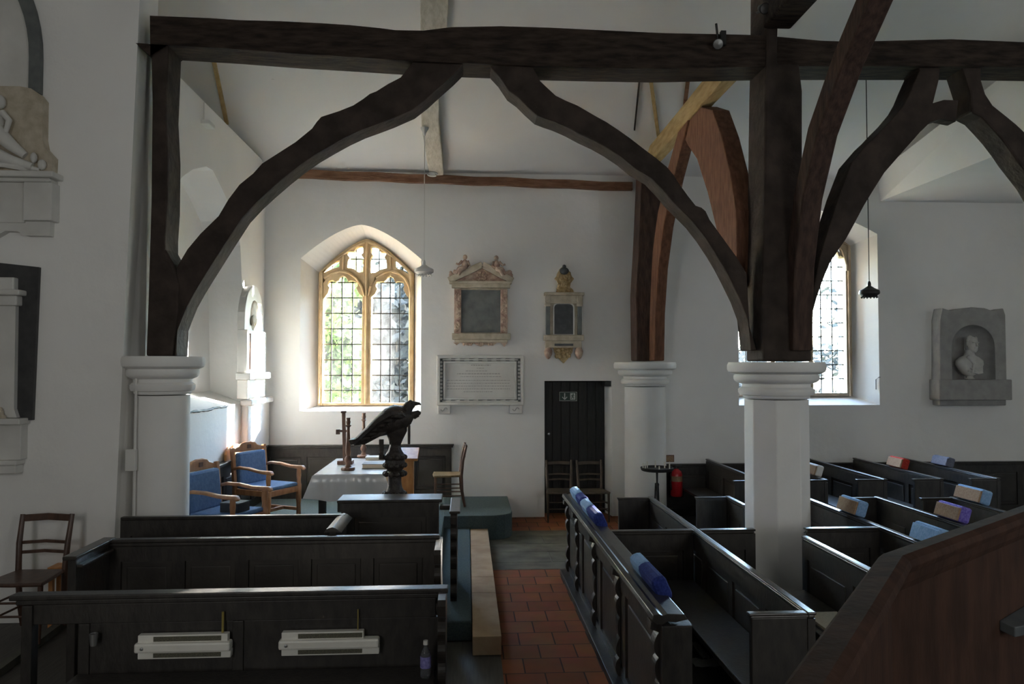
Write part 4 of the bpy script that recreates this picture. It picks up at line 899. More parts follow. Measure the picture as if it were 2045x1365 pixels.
# heaters on the pew front
def heater(x0, x1, z0, z1, yF, label, cut):
    t = thing('tube_heater', label, 'heater', ((x0 + x1) / 2, yF, z0))
    zc = (z0 + z1) / 2; h = z1 - z0
    m = MB(); m.box(x0 + .015, x1 - .02 - cut, yF - .05, yF, z1 - h * .32, z1); m.box(x0 + .015, x1, yF - .05, yF, z0, z0 + h * .32); obj('casing', m, 'white_metal', t, bevel=.004)
    obj('front_cover', MB().box(x0, x1, yF - .075, yF, z0 + h * .30, z1 - h * .30), 'white_metal', t, bevel=.012)
    m = MB(); m.box(x0 + (x1 - x0) * .19, x1 - .06 - cut * .6, yF - .053, yF - .045, z1 - h * .26, z1 - h * .06); obj('grille', m, 'slot_dark', t)
    m = MB(); m.box(x0 + (x1 - x0) * .19, x1 - .06 - cut * .6, yF - .053, yF - .045, z0 + h * .07, z0 + h * .25); obj('grille', m, 'slot_dark', t)
    m = MB().lathe([(.0, 0), (.01, 0), (.01, .006), (.0, .008)], n=10); m.v = [Vector((x0 + .05 + v.x, yF - .075 - v.z, zc + v.y)) for v in m.v]; obj('screw', m, 'steel', t)
    obj('flex_pipe', MB().tube([(x1 - .06 - cut, yF - .02, z1), (x1 - .06 - cut, yF - .02, z1 + .13)], .008 if not cut else .004, 8), 'brass', t)
    return t
yH = 4.975
a, b = aY(268, 1318, yH - .06), aY(460, 1266, yH - .06)
heater(a.x, b.x, a.z, b.z, yH, 'white tubular heater with yellowed slots on the pew front, the left one', 0)
a, b = aY(556, 1311, yH - .06), aY(757, 1260, yH - .06)
heater(a.x, b.x, a.z, b.z, yH, 'white tubular heater with a notched top on the pew front, the right one', .08)
p = aY(850, 1338, 4.8)
t = thing('water_bottle', 'small clear plastic water bottle with a violet label on the nearest pew seat', 'bottle', (p.x, 4.8, .40))
b = Vector((p.x, 4.8, .40))
obj('bottle_body', MB().lathe([(.0, 0), (.03, 0), (.033, .01), (.033, .13), (.03, .15), (.014, .185), (.013, .2)], b, 20), 'clear_plastic', t, smooth=40)
obj('label_band', MB().lathe([(.0335, .06), (.0345, .06), (.0345, .13), (.0335, .13)], b, 20), 'blue_label', t, smooth=40)
obj('bottle_cap', MB().lathe([(.0, .225), (.015, .225), (.016, .2), (.0, .2)], b, 16), 'white_plastic', t, smooth=40)
p = aY(187, 1277, yD - .06)
single('metal_cup', MB().lathe([(.0, -.035), (.02, -.035), (.026, .04), (.023, .04), (.018, -.03), (.0, -.03)], p, 16).tube([p + Vector((0, .0, .0)), p + Vector((0, .05, .0))], .006, 6), 'steel', 'small dull metal cup fixed to the left end of the pew front', 'cup', smooth=40)

# ------------------------------------------------------------------ kneelers on the rails
KN = 'kneelers on the pew rails'
def kneeler(c, L, Wd, Hh, top, side, label, rz=0, tilt=.30):
    t = thing('kneeler', label, 'kneeler', c, rz, KN)
    M = Matrix.Rotation(tilt, 3, 'Y')
    m = MB().obox(M @ Vector((.012, 0, Hh * .5)), Wd, L, Hh, M); obj('kneeler_cushion', m, top, t, bevel=.022, world=False)
    m = MB().obox(M @ Vector((-Wd / 2 + .008, 0, Hh * .44)), .02, L * .96, Hh * .82, M); obj('kneeler_base', m, side, t, bevel=.006, world=False)
    return t
def kn(px, X, z, *a, **k):
    p = aX(*px, X); return kneeler((X, p.y, z), *a, **k)
kn((1697, 1030), 3.76, .90, .36, .11, .155, 'kneel_pale', 'kneel_tan', 'pale blue kneeler with tan sides just right of the octagonal column')
kn((1852, 1070), 3.76, .90, .36, .11, .15, 'kneel_pale', 'kneel_pale', 'blue kneeler half hidden behind the pulpit edge')
kn((1897, 1035), 4.56, .90, .36, .11, .15, 'kneel_purple', 'kneel_tan', 'purple patterned kneeler with tan sides above the pulpit edge')
kn((1938, 1000), 5.38, .90, .42, .12, .155, 'kneel_pale', 'kneel_tan', 'pale blue and white kneeler furthest right on the middle rails')
kn((1790, 930), 6.11, .90, .36, .11, .15, 'kneel_red', 'kneel_tan', 'red kneeler with tan sides on a far rail')
kn((1880, 930), 6.87, .90, .36, .11, .14, 'kneel_grey', 'kneel_grey', 'dull grey kneeler on a far rail below the bust')
kn((1622, 948), 4.58, .90, .30, .10, .15, 'paper', 'kneel_tan', 'whitish kneeler peeping out right of the octagonal column shaft')
def long_kneeler(p0, p1, label, split):
    a, b = Vector(p0), Vector(p1); L = (b - a).length; rz = math.atan2(b.y - a.y, b.x - a.x) - PI / 2
    t = thing('kneeler', label, 'kneeler', a, rz, KN)
    M = Matrix.Rotation(math.radians(-24), 3, 'Y')
    def slab(y0, y1): return MB().obox(M @ Vector((0, (y0 + y1) / 2, .075)), .10, y1 - y0, .165, M)
    obj('cushion', slab(0, L * split), 'kneel_blue', t, bevel=.035, world=False)
    obj('cushion_end', slab(L * split - .03, L), 'kneel_pale', t, bevel=.035, world=False)
long_kneeler((FX + .15, 4.72, .865), (FX + .14, 5.38, .865), 'long blue kneeler with a pale end on the pew front, nearest one', .62)
long_kneeler((FX + .12, 6.75, .87), (FX + .11, 7.55, .87), 'long blue kneeler with a pale end, middle of the three on the pew front', .55)
long_kneeler((FX + .12, 7.6, .87), (FX + .11, 8.3, .87), 'blue kneeler with a pale end at the far end of the pew front', .45)
m = MB().obox((0, 0, 0), .3, .42, .06, Matrix.Identity(3)); 
p = aX(1660, 1203, 2.66)
t = thing('book', 'pale open service book lying on the pew seat beside the pulpit', 'book', (2.66, p.y, .46))
obj('pages', MB().box(2.54, 2.80, p.y - .2, p.y + .2, .465, .49), 'pages', t, bevel=.004); obj('cover', MB().box(2.53, 2.81, p.y - .21, p.y + .21, .459, .466), 'book_cover', t)
for px, w, l, a, lab in (((1408, 1322), .10, .05, .3, 'small crumpled paper on the floor inside the front pew'), ((1398, 1297), .03, .12, .2, 'thin strip of white paper on the floor inside the front pew')):
    p = aZ(*px, .012); m = MB(); rr = random.Random(px[0])
    g = [[Vector((p.x + (i / 4 - .5) * w * 2, p.y + (j / 4 - .5) * l * 3, .002 + rr.random() * .02)) for i in range(5)] for j in range(5)]
    m.rings(g, closed=False, cap=False); o = single('paper_scrap', m, 'paper', lab, 'paper'); so = o.modifiers.new('solid', 'SOLIDIFY'); so.thickness = .002

# ================================================================== CHANCEL FURNITURE
ZD = .33
# altar table, cloth and what stands on it
t = thing('altar_table', 'altar table hidden under the white cloth', 'table', (-1.3, 9.9, ZD))
obj('table_top', MB().box(-1.80, -1.02, 9.18, 10.68, 1.0, 1.045), 'pew_oak', t)
for x in (-1.74, -1.08):
    for y in (9.26, 10.6): obj('leg', MB().box(x - .04, x + .04, y - .04, y + .04, ZD, 1.0), 'pew_oak', t)
m = MB()
X0, X1, Y0, Y1, zt = -1.82, -1.0, 9.15, 10.70, 1.05
per = []
N = 24
def edge(a, b, n): return [(a[0] + (b[0] - a[0]) * i / n, a[1] + (b[1] - a[1]) * i / n) for i in range(n)]
per = edge((X0, Y0), (X1, Y0), 18) + edge((X1, Y0), (X1, Y1), 24) + edge((X1, Y1), (X0, Y1), 18) + edge((X0, Y1), (X0, Y0), 24)
cx, cy = (X0 + X1) / 2, (Y0 + Y1) / 2
rings = []
for k, (drop, fl) in enumerate(((0, .96), (0, 1), (.02, 1.012), (.12, 1.0), (.22, 1.0), (.32, 1.0))):
    row = []
    for i, (x, y) in enumerate(per):
        corner = min((abs(x - a) + abs(y - b)) for a in (X0, X1) for b in (Y0, Y1)); cw = max(0, 1 - corner / .14)
        dx, dy = (x - cx), (y - cy); wob = .012 * math.sin(i * 1.7) * k / 5
        ux = (1 if x == X1 else -1 if x == X0 else 0); uy = (1 if y == Y1 else -1 if y == Y0 else 0)
        if k < 2: row.append(Vector((cx + dx * fl, cy + dy * fl, zt))); continue
        out = .015 + wob + cw * drop * (.30 if ux else .04)
        row.append(Vector((x + ux * out + (cw * drop * .05 * (1 if dx > 0 else -1)), y + uy * (.015 + wob + cw * drop * .05), zt - drop * (1 - .12 * cw))))
    rings.append(row)
mm = MB(); mm.rings(rings, cap=False); n = len(per); mm.add(rings[0], [tuple(range(n))])
single('altar_cloth', mm, 'altar_cloth', 'white cloth under shiny clear plastic draped over the altar table', 'tablecloth', smooth=50)
def candlestick(px, label, h, s=1):
    p = aZ(px[0], px[1], zt); t = thing('candlestick', label, 'candlestick', (p.x, p.y, zt), group=None)
    obj('base', MB().lathe([(.0, 0), (.085 * s, 0), (.09 * s, .015), (.085 * s, .035), (.05 * s, .04)], (p.x, p.y, zt), 8 if s == 1 else 20, rot=PI / 8), 'candle_wood', t, bevel=.004)
    pr = [(.045, .04), (.03, .06), (.028, .09), (.042, .11), (.045, .14), (.03, .165), (.022, .18), (.03, .2), (.034, .23), (.03, .3), (.024, h * .6), (.019, h - .16), (.019, h - .12), (.032, h - .105), (.032, h - .095), (.022, h - .085), (.028, h - .06), (.028, h - .045), (.022, h - .035), (.026, h - .005), (.026, h), (.0, h)]
    obj('turned_stem', MB().lathe(pr, (p.x, p.y, zt), 20), 'candle_wood', t, smooth=40)
    obj('collar', MB().lathe([(.024, h - .11), (.036, h - .105), (.036, h - .095), (.024, h - .09)], (p.x, p.y, zt), 16), 'candle_wood', t, smooth=40)
    return p
candlestick((695, 938), 'turned wooden candlestick at the near end of the altar', .65)
candlestick((726, 913), 'turned wooden candlestick at the far end of the altar', .63, 1.01)
p = aZ(690, 926, zt); h = aY(687, 820, p.y).z - zt
t = thing('altar_cross', 'slim wooden altar cross seen edge on, between the candlesticks', 'cross', (p.x, p.y, zt))
obj('base', MB().box(p.x - .1, p.x + .1, p.y - .07, p.y + .07, zt, zt + .05), 'candle_wood', t, bevel=.006)
obj('upright', MB().tube([(p.x - .01, p.y, zt + .05), (p.x - .028, p.y, zt + h - .03)], 0, sq=(.045, .045), up=(0, 1, 0)).box(p.x - .06, p.x + .005, p.y - .03, p.y + .03, zt + h - .03, zt + h), 'candle_wood', t, bevel=.004)
obj('arm', MB().box(p.x - .10, p.x + .03, p.y - .012, p.y + .012, zt + h * .60, zt + h * .60 + .03).box(p.x - .125, p.x - .075, p.y - .025, p.y + .025, zt + h * .56, zt + h * .56 + .065), 'candle_wood', t, bevel=.003)
for px, w, l, hh, lab in (((752, 933), .34, .24, .06, 'thick book with dark cover lying on the near part of the altar'), ((750, 917), .26, .2, .045, 'smaller pale book lying behind the thick book on the altar')):
    p = aZ(*px, zt)
    t = thing('book', lab, 'book', (p.x, p.y, zt)); dark = hh > .05
    obj('pages', MB().box(p.x - w / 2 + .008, p.x + w / 2 - .006, p.y - l / 2 + .008, p.y + l / 2, zt + .006, zt + hh - .006), 'pages', t)
    obj('cover', MB().box(p.x - w / 2, p.x + w / 2, p.y - l / 2, p.y + l / 2, zt, zt + .006).box(p.x - w / 2, p.x + w / 2, p.y - l / 2, p.y + l / 2, zt + hh - .006, zt + hh), 'slate_grey' if dark else 'paper', t)
# eagle lectern
YE = 8.25
def ex(px): return aY(px, 850, YE).x
def ez(py): return aY(780, py, YE).z
xc = ex(789)
t = thing('eagle_lectern', 'dark carved wooden eagle lectern facing right, in front of the altar', 'lectern', (xc, YE, ZD))
pr = [(.0, ZD), (.26, ZD), (.27, ZD + .06), (.2, ZD + .1), (.13, ZD + .16), (.10, ZD + .22), (.105, ez(985)), (.12, ez(980)), (.095, ez(972)), (.085, ez(962)), (.085, ez(950)), (.105, ez(946)), (.09, ez(940)), (.12, ez(933)), (.135, ez(925)), (.125, ez(917)), (.14, ez(912)), (.11, ez(904)), (.085, ez(898)), (.07, ez(890)), (.06, ez(884))]
pr = [(a * (1 if z < ZD + .11 else .84), z) for a, z in pr]
obj('turned_pedestal', MB().lathe(pr, (xc, YE, 0), 24), 'eagle_oak', t, smooth=35)
for z in (ez(985), ez(945), ez(928), ez(912)):
    m = MB().lathe([(.08, z - .02), (.105, z - .01), (.105, z + .01), (.08, z + .02)], (xc, YE, 0), 20)
    for k in range(10): m.blob((xc + .106 * math.cos(k * PI / 5), YE + .106 * math.sin(k * PI / 5), z), .03, .03, .03, 8, 6)
    obj('carved_band', m, 'eagle_oak', t, smooth=60)
def E(px, py, dy=0): return Vector((ex(px), YE + dy, ez(py)))
m = MB()
spine = [((702, 884), .02, .05), ((718, 876), .045, .10), ((740, 862), .075, .13), ((760, 850), .115, .16), ((780, 840), .15, .18), ((797, 833), .15, .17), ((810, 828), .115, .13), ((816, 822), .085, .10)]
rs = []
for i, (c_, rz_, ry_) in enumerate(spine):
    a = spine[max(i - 1, 0)][0]; b = spine[min(i + 1, len(spine) - 1)][0]
    d = (E(*b) - E(*a)).normalized(); nrm = Vector((-d.z, 0, d.x))
    rs.append([E(*c_) + nrm * (rz_ * math.cos(q)) + Vector((0, ry_ * math.sin(q), 0)) for q in [2 * PI * k / 18 for k in range(18)]])
m.rings(rs)
m.tube([E(788, 845), E(792, 862), E(790, 876), E(789, 888)], [.14, .115, .08, .06], 14)
body_ = obj('eagle_body', m, 'eagle_oak', t, smooth=60)
m = MB(); m.tube([E(806, 826), E(812, 818), E(816, 811), E(822, 807), E(828, 807)], [.085, .062, .058, .052, .03], 14); m.tube([E(824, 806), E(832, 805.5), E(838, 806), E(840, 808.5)], [.028, .02, .014, .006], 10)
for s in (-1, 1): m.blob(E(823, 804.5, s * .045), .012, .01, .012, 8, 6)
obj('head', m, 'eagle_oak', body_, smooth=60)
for s in (-1, 1):
    m = MB()
    o = [E(708, 880, s * .10), E(735, 856, s * .22), E(760, 832, s * .30), E(786, 818, s * .30), E(805, 818, s * .2), E(812, 826, s * .10), E(790, 842, s * .12), E(760, 862, s * .13), E(730, 878, s * .09)]
    th = Vector((.012, 0, -.035))
    n = len(o); m.add(o + [v + th for v in o], [tuple(range(n)), tuple(range(2 * n - 1, n - 1, -1))] + [(i, (i + 1) % n, n + (i + 1) % n, n + i) for i in range(n)])
    for k in range(6): m.tube([E(716 + 14 * k, 874 - 9.5 * k, s * (.12 + .03 * k)), E(728 + 14 * k, 872 - 9 * k, s * (.13 + .028 * k)), E(742 + 13 * k, 872 - 8 * k, s * .12)], [.018, .022, .012], 8)
    obj('wing', m, 'eagle_oak', body_, smooth=30)
m = MB(); m.tube([E(810, 832), E(824, 829), E(836, 824), E(840, 826)], [.05, .042, .03, .015], 10); m.tube([E(826, 832), E(836, 828)], [.03, .02], 8); obj('claw', m, 'eagle_oak', body_, smooth=60)
m = MB(); obj('hanging_ribbon', MB().box(ex(758), ex(767), YE - .05, YE - .02, ez(916), ez(876)), 'eagle_oak', body_, bevel=.004); obj('hanging_ribbon', MB().box(ex(815), ex(820), YE - .05, YE - .02, ez(886), ez(848)), 'eagle_oak', body_, bevel=.004); obj('tail', MB().add([E(699, 876, -.12), E(699, 876, .12), E(724, 873, .06), E(724, 873, -.06), E(704, 886, -.10), E(704, 886, .10), E(724, 879, .05), E(724, 879, -.05)], [(0, 1, 2, 3), (4, 5, 6, 7), (0, 1, 5, 4), (1, 2, 6, 5), (2, 3, 7, 6), (3, 0, 4, 7)]), 'eagle_oak', body_, bevel=.004)
# small oak reading stand behind
p = aY(816, 905, 9.25); 
t = thing('reading_stand', 'slim orange oak reading stand just right of the eagle lectern', 'lectern', (p.x, 9.25, ZD))
a, b = aY(801, 950, 9.25).x, aY(826, 950, 9.25).x
obj('column_box', MB().box(a, b, 9.15, 9.35, ZD, aY(816, 917, 9.25).z), 'orange_oak', t, bevel=.006)
za = aY(816, 917, 9.25).z
obj('sloped_top', MB().add([(a - .05, 9.08, za), (b + .06, 9.08, za), (b + .06, 9.42, za + .10), (a - .05, 9.42, za + .10), (a - .05, 9.08, za + .03), (b + .06, 9.08, za + .03), (b + .06, 9.42, za + .13), (a - .05, 9.42, za + .13)], [(0, 1, 2, 3), (4, 5, 6, 7), (0, 1, 5, 4), (1, 2, 6, 5), (2, 3, 7, 6), (3, 0, 4, 7)]), 'orange_oak', t, bevel=.005)
# armchairs (front faces local +X)
def make_armchair():
    t = thing('armchair', '', 'armchair')
    for s in (-1, 1):
        obj('rear_post', MB().tube([(-.30, s * .27, 0), (-.28, s * .27, .45), (-.33, s * .27, .92)], 0, sq=(.045, .045), up=(0, 1, 0)), 'armchair_oak', t, bevel=.006, world=False)
        obj('front_leg', MB().lathe([(.022, 0), (.03, .02), (.026, .2), (.034, .26), (.034, .44), (.028, .46), (.024, .5), (.03, .56), (.026, .64)], (.25, s * .27, 0), 14), 'armchair_oak', t, smooth=40, world=False)
        obj('armrest', MB().tube([(-.31, s * .28, .665), (-.2, s * .28, .69), (-.05, s * .28, .685), (.1, s * .28, .66), (.22, s * .285, .655), (.30, s * .285, .655), (.325, s * .285, .63)], 0, sq=[(.05, .035), (.05, .035), (.055, .035), (.06, .035), (.065, .04), (.06, .045), (.05, .03)], up=(0, 0, 1)), 'armchair_oak', t, bevel=.012, world=False)
        obj('side_stretcher', MB().box(-.28, .25, s * .27 - .012, s * .27 + .012, .12, .16), 'armchair_oak', t, bevel=.004, world=False)
    obj('seat_rail', MB().box(-.28, .27, -.27, .27, .36, .43), 'armchair_oak', t, bevel=.006, world=False)
    obj('stretcher', MB().box(-.02, .02, -.26, .26, .12, .16), 'armchair_oak', t, bevel=.004, world=False)
    cr = [(-.25, .86), (.25, .86), (.25, .90), (.2, .915), (.15, .93), (.12, .96), (.05, .975), (-.05, .975), (-.12, .96), (-.15, .93), (-.2, .915), (-.25, .90)]
    m = MB().plate([cr], lambda u, v: (-.315 - (v - .86) * .1, u, v), lambda u, v: (-.345 - (v - .86) * .1, u, v)); cro = obj('crest_rail', m, 'armchair_oak', t, bevel=.008, world=False)
    obj('carved_mark', MB().box(-.318, -.312, -.03, .03, .895, .94), 'candle_wood', cro, world=False)
    obj('back_cushion', MB().obox((-.275, 0, .66), .07, .47, .40, Matrix.Rotation(math.radians(-6), 3, 'Y')), 'blue_cloth', t, bevel=.025, world=False)
    obj('seat_cushion', MB().box(-.26, .26, -.25, .25, .43, .475), 'blue_cloth', t, bevel=.02, world=False)
    return t
ac = make_armchair()
ac.location = (-2.52, 8.14, ZD); ac.scale = (1.04, 1.04, 1.05); ac.rotation_euler = (0, 0, math.radians(-18)); ac['label'] = 'oak armchair with blue cushions nearest the left half column, a dark box on its seat'; ac['group'] = 'oak armchairs by the left wall'
far_chair = dup(ac, (-2.56, 9.93, ZD), math.radians(-28), 'oak armchair with blue cushions further back, beside the altar', 'oak armchairs by the left wall')
t = thing('box', 'small dark box with a pale lid on the seat of the nearer armchair', 'box', (-2.42, 8.07, ZD + .50), math.radians(-18))
obj('box_body', MB().box(-.11, .11, -.10, .10, 0, .09), 'book_cover', t, bevel=.004, world=False); obj('lid', MB().box(-.112, .112, -.102, .102, .09, .10), 'slate_grey', t, bevel=.003, world=False)
# round-topped board behind the armchairs
p = aX(480, 905, XL + .12)
m = MB(); o = [(p.y - .38, 1.14), (p.y + .30, 1.14), (p.y + .30, 1.22)] + [(p.y - .04 + .34 * math.cos(a), 1.2 + .12 * math.sin(a)) for a in [i * PI / 12 for i in range(1, 12)]] + [(p.y - .38, 1.22)]
m.plateX([o], XL + .03, XL + .06); single('headboard', m, 'orange_oak', 'round-topped orange oak board standing on the left panelling behind the further armchair', 'board', bevel=.008)

# ladder-back chairs (front faces local +X)
def make_chair(name, label, wood, seatm, slats, cat='chair'):
    t = thing(name, label, cat)
    for s in (-1, 1):
        obj('rear_post', MB().tube([(-.235, s * .17, 0), (-.195, s * .175, .22), (-.185, s * .18, .44), (-.205, s * .19, .66), (-.255, s * .195, .88)], [.018, .022, .023, .022, .018], 10), wood, t, smooth=60, world=False)
        obj('front_leg', MB().tube([(.19, s * .20, 0), (.185, s * .2, .2), (.18, s * .2, .43)], [.013, .018, .019], 10), wood, t, smooth=60, world=False)
        m = MB()
        for z in (.16, .27): m.tube([(-.20, s * .172, z), (.185, s * .2, z)], .009, 8)
        obj('side_stretcher', m, wood, t, smooth=60, world=False)
    m = MB()
    for z in (.2, .3): m.tube([(.185, -.2, z), (.185, .2, z)], .009, 8)
    obj('front_stretcher', m, wood, t, smooth=60, world=False)
    m = MB().plateZ([[(-.20, -.185), (.21, -.225), (.225, 0), (.21, .225), (-.20, .185)]], .425, .455); obj('seat', m, seatm, t, bevel=.012, world=False)
    for z, h in slats:
        dx = -.19 - .065 * max(0, (z - .45) / .43)
        obj('back_slat', MB().tube([(dx, -.185, z), (dx - .018, 0, z + .008), (dx, .185, z)], 0, sq=(.014, h), up=(0, 0, 1)), wood, t, bevel=.004, world=False)
    return t
ch = make_chair('wooden_chair', 'brown ladder-back wooden chair against the near left wall', 'chair_wood', 'chair_wood', ((.85, .055), (.66, .026), (.585, .026)))
ch.location = (aY(87, 1000, 6.92).x, 6.70, .06); ch.rotation_euler = (0, 0, math.radians(-91)); ch.scale = (1.1, 1.1, 1.1)
c3 = make_chair('wooden_chair', 'dark reddish chair with a straw seat, standing sideways on the dais by the panelling', 'chair_wood', 'rush', ((.84, .05), (.70, .025)))
q = aZ(915, 985, ZD); c3.location = (-.27, 11.0, ZD); c3.rotation_euler = (0, 0, math.radians(183))
c4 = make_chair('wooden_chair', 'dim dark chair in the doorway, the left of the two', 'chair_dark', 'chair_dark', ((.83, .05), (.66, .03), (.58, .03)))
c4.location = (aY(1118, 950, 11.5).x, 11.45, 0); c4.rotation_euler = (0, 0, math.radians(-92))
c4['group'] = 'chairs in the doorway'
dup(c4, (aY(1182, 950, 11.5).x, 11.42, 0), math.radians(-86), 'dim dark chair in the doorway, the right of the two', 'chairs in the doorway')
# little bench behind the near-left chair
p = aY(125, 1142, 6.95)
t = thing('low_stool', 'low orange-brown stool beside the wooden chair at the near left wall', 'stool', (p.x, 7.08, 0))
obj('seat', MB().box(p.x - .16, p.x + .16, 7.0, 7.17, p.z - .03, p.z + .03), 'orange_oak', t, bevel=.006)
for sx in (-1, 1):
    for yy in (7.02, 7.15): obj('leg', MB().box(p.x + sx * .13 - .018, p.x + sx * .13 + .018, yy - .018, yy + .018, 0, p.z - .03), 'orange_oak', t)

# votive stand, candles, extinguisher, notice
vs = aY(1312, 938, 10.2); vz = vs.z
t = thing('votive_stand', 'black iron candle stand with a round tray in front of the far round column', 'candle stand', (vs.x, 10.2, 0))
obj('tray', MB().lathe([(.0, -.01), (.20, -.01), (.215, .0), (.225, .035), (.215, .038), (.205, .01), (.0, .006)], (vs.x, 10.2, vz), 32), 'iron', t, smooth=40)
obj('stem', MB().tube([(vs.x, 10.2, vz - .01), (vs.x, 10.2, vz - .2), (vs.x, 10.2, .35)], [.016, .012, .014], 10).blob((vs.x, 10.2, vz - .2), .03, .03, .03, 10, 8), 'iron', t, smooth=60)
for k in range(3):
    a = .6 + k * 2 * PI / 3; d = Vector((math.cos(a), math.sin(a), 0))
    obj('foot', MB().tube([Vector((vs.x, 10.2, vz - .18)) + d * .02, Vector((vs.x, 10.2, .5)) + d * .03, Vector((vs.x, 10.2, .25)) + d * .12, Vector((vs.x, 10.2, .03)) + d * .22, Vector((vs.x, 10.2, .012)) + d * .25], .011, 8), 'iron', t, smooth=60)
for i, (a, s) in enumerate(((200, 1), (158, .9), (120, 1), (82, 1.1), (42, 1), (12, 1.1), (265, .8))):
    c = Vector((vs.x + .19 * math.cos(math.radians(a)), 10.2 + .19 * math.sin(math.radians(a)), vz + .008))
    single('votive_candle', MB().lathe([(.0, 0), (.009, 0), (.009, .085 * s), (.0, .09 * s)], c, 10), 'candle_wax', 'small thin white candle standing on the rim of the iron tray', 'candle', 'votive candles on the iron tray', smooth=40)
ec = aY(1351, 990, 11.52); ek = aY(1351, 935, 11.52)
t = thing('fire_extinguisher', 'red fire extinguisher hanging in front of the dark panelling by the far column', 'extinguisher', (ec.x, 11.52, ec.z))
hh = ek.z - ec.z
obj('cylinder', MB().lathe([(.0, 0), (.08, 0), (.092, .015), (.092, hh - .09), (.075, hh - .04), (.035, hh - .01), (.03, hh)], (ec.x, 11.52, ec.z), 24), 'red_paint', t, smooth=40)
obj('label_band', MB().lathe([(.0925, hh * .55), (.094, hh * .55), (.094, hh * .74), (.0925, hh * .74)], (ec.x, 11.52, ec.z), 24), 'kneel_tan', t, smooth=40)
obj('valve', MB().lathe([(.025, hh), (.022, hh + .03), (.012, hh + .05)], (ec.x, 11.52, ec.z), 12).box(ec.x - .02, ec.x + .09, 11.51, 11.53, ec.z + hh + .03, ec.z + hh + .045), 'black_plastic', t, smooth=40)
obj('hose', MB().tube([(ec.x - .02, 11.5, ec.z + hh + .02), (ec.x - .09, 11.47, ec.z + hh - .02), (ec.x - .11, 11.46, ec.z + hh * .6), (ec.x - .10, 11.46, ec.z + hh * .25)], .012, 8), 'black_plastic', t, smooth=60)
obj('bracket', MB().box(ec.x - .03, ec.x + .03, 11.6, 11.66, ec.z + hh * .4, ec.z + hh * .8), 'iron', t)
a, b = aY(1328, 922, YF - .01), aY(1346, 908, YF - .01)
t = thing('notice_card', 'small framed beige notice on the wall above the fire extinguisher', 'notice', ((a.x + b.x) / 2, YF, a.z))
obj('card', MB().box(a.x, b.x, YF - .012, YF, a.z, b.z), 'kneel_tan', t); obj('frame', frame(a.x, b.x, a.z, b.z, .012, YF - .018, YF - .005), 'candle_wood', t)
p = aY(1755, 765, YF)
m = MB().tube([(p.x + .02, YF - .01, p.z + .1), (p.x - .0, YF - .012, p.z + .1), (p.x - .03, YF + .03, p.z + .06), (p.x - .03, YF + .03, p.z - .1)], .006, 6)
single('cable_hook', m, 'iron', 'thin dark cable at the lower right corner of the right window recess', 'cable')

# ================================================================== PULPIT (foreground right)
zr = 1.90
A = aZ(1545, 1375, zr); B_ = aZ(1752, 1104, zr); C_ = aZ(2045, 1004, zr); C_ = B_ + (C_ - B_) * 1.35; A = B_ + (A - B_) * 1.25
t = thing('pulpit', 'brown oak pulpit side with moulded rim in the right foreground', 'pulpit', (B_.x, B_.y, 0))
def nrm(a, b): d = (b - a).normalized(); return Vector((d.y, -d.x, 0))
n1, n2 = nrm(A, B_), nrm(B_, C_); nb = (n1 + n2).normalized() / max(.3, (n1 + n2).normalized().dot(n1))
prof = [(0, -.045), (0, -.012), (.012, 0), (.055, .004), (.07, -.006), (.075, -.02), (.068, -.035), (.05, -.045), (.045, -.07), (.035, -.09), (.02, -.09)]
m = MB(); m.rings([[P + N * u + Vector((0, 0, v)) for u, v in prof] for P, N in ((A, n1), (B_, nb), (C_, n2))]); obj('moulded_rim', m, 'pulpit_oak', t, bevel=.003)
for P, Q, Np, Nq in ((A, B_, n1, nb), (B_, C_, nb, n2)):
    m = MB(); up = Vector((0, 0, -.08)); lo = Vector((0, 0, -1.05)); 
    v = [P + Np * .03 + up, Q + Nq * .03 + up, Q + Nq * .03 + lo, P + Np * .03 + lo]; v2 = [P + up, Q + up, Q + lo, P + lo]
    m.add(v + v2, [(0, 1, 2, 3), (4, 5, 6, 7), (0, 1, 5, 4), (1, 2, 6, 5), (2, 3, 7, 6), (3, 0, 4, 7)]); obj('panel', m, 'pulpit_oak', t)
d = (C_ - B_).normalized()
s0 = aZ(1950, 1228, 1.55); 
k = (s0 - B_).dot(d); base = Vector((B_.x, B_.y, 0)) + d * max(.35, min(k, .7)) + n2 * .03
v = [base + Vector((0, 0, 1.60)), base + d * .6 + Vector((0, 0, 1.60)), base + d * .6 + n2 * .16 + Vector((0, 0, 1.56)), base + n2 * .04 + Vector((0, 0, 1.59))]
m = MB().add(v + [q - Vector((0, 0, .03)) for q in v], [(0, 1, 2, 3), (4, 5, 6, 7), (0, 1, 5, 4), (1, 2, 6, 5), (2, 3, 7, 6), (3, 0, 4, 7)]); obj('book_shelf', m, 'slate', t, bevel=.003)
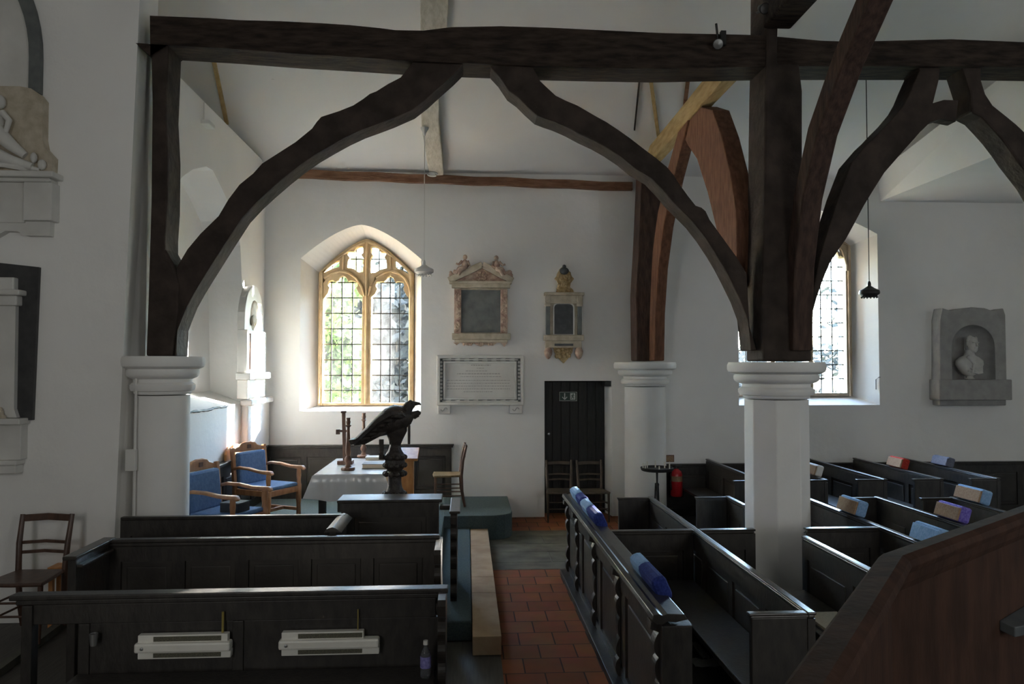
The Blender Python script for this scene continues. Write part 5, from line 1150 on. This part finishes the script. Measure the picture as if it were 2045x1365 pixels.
obj('pulpit_floor', MB().add([A + n1 * .0 + Vector((0, 0, -1.05)), B_ + Vector((0, 0, -1.05)), C_ + Vector((0, 0, -1.05)), C_ + n2 * 1.0 + Vector((0, 0, -1.05)), A + n1 * 1.2 + Vector((0, 0, -1.05))], [(0, 1, 2, 3, 4)]), 'pulpit_oak', t)

# ================================================================== OUTSIDE
struct('ground', MB().box(-40, 60, 12.5, 80, -.5, -.4), 'grass')
def tree(c, h, rx, rz, n, leaf, lm, label, seed):
    rr = random.Random(seed); x, y, z = c
    t = thing('tree', label, 'tree', (x, y, -.4))
    m = MB().tube([(x, y, -.4), (x + .1, y, h * .4), (x, y + .1, h * .75)], [.22, .16, .06], 8)
    for k in range(7):
        a = k * 2.4; m.tube([(x, y, h * (.25 + .06 * k)), (x + rx * .7 * math.cos(a), y + rx * .7 * math.sin(a), h * (.4 + .08 * k))], [.06, .02], 6)
    obj('trunk', m, 'bark', t, smooth=60)
    m = MB()
    cl = [(rr.gauss(0, .45) * rx, rr.gauss(0, .45) * rx, h * .55 + rr.uniform(-1, 1) * rz) for _ in range(26)]
    for _ in range(n):
        cc = rr.choice(cl); p = Vector((x + cc[0] + rr.gauss(0, .22) * rx, y + cc[1] + rr.gauss(0, .22) * rx, cc[2] + rr.gauss(0, .2) * rz))
        a = Vector((rr.gauss(0, 1), rr.gauss(0, 1), rr.gauss(0, 1))).normalized(); b = a.orthogonal().normalized(); s = leaf * rr.uniform(.6, 1.3)
        m.add([p - a * s, p + b * s * .5, p + a * s, p - b * s * .5], [(0, 1, 2, 3)])
    obj('foliage', m, lm, t)
tree((-3.05, 15.6, 0), 4.7, .80, 1.5, 6500, .11, 'leaf_bright', 'bright green leafy tree outside the left window', 3)
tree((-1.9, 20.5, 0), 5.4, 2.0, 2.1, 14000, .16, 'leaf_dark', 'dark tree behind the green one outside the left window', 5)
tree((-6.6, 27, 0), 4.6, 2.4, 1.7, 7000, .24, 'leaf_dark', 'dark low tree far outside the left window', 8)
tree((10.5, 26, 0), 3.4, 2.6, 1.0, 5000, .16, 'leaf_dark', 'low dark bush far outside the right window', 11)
tree((14.0, 20.3, 0), 8.6, 2.4, 1.9, 9000, .17, 'leaf_dark', 'tall leafy tree added out of view to shade the right window', 17)  # unseen crown added to block sun from the right window
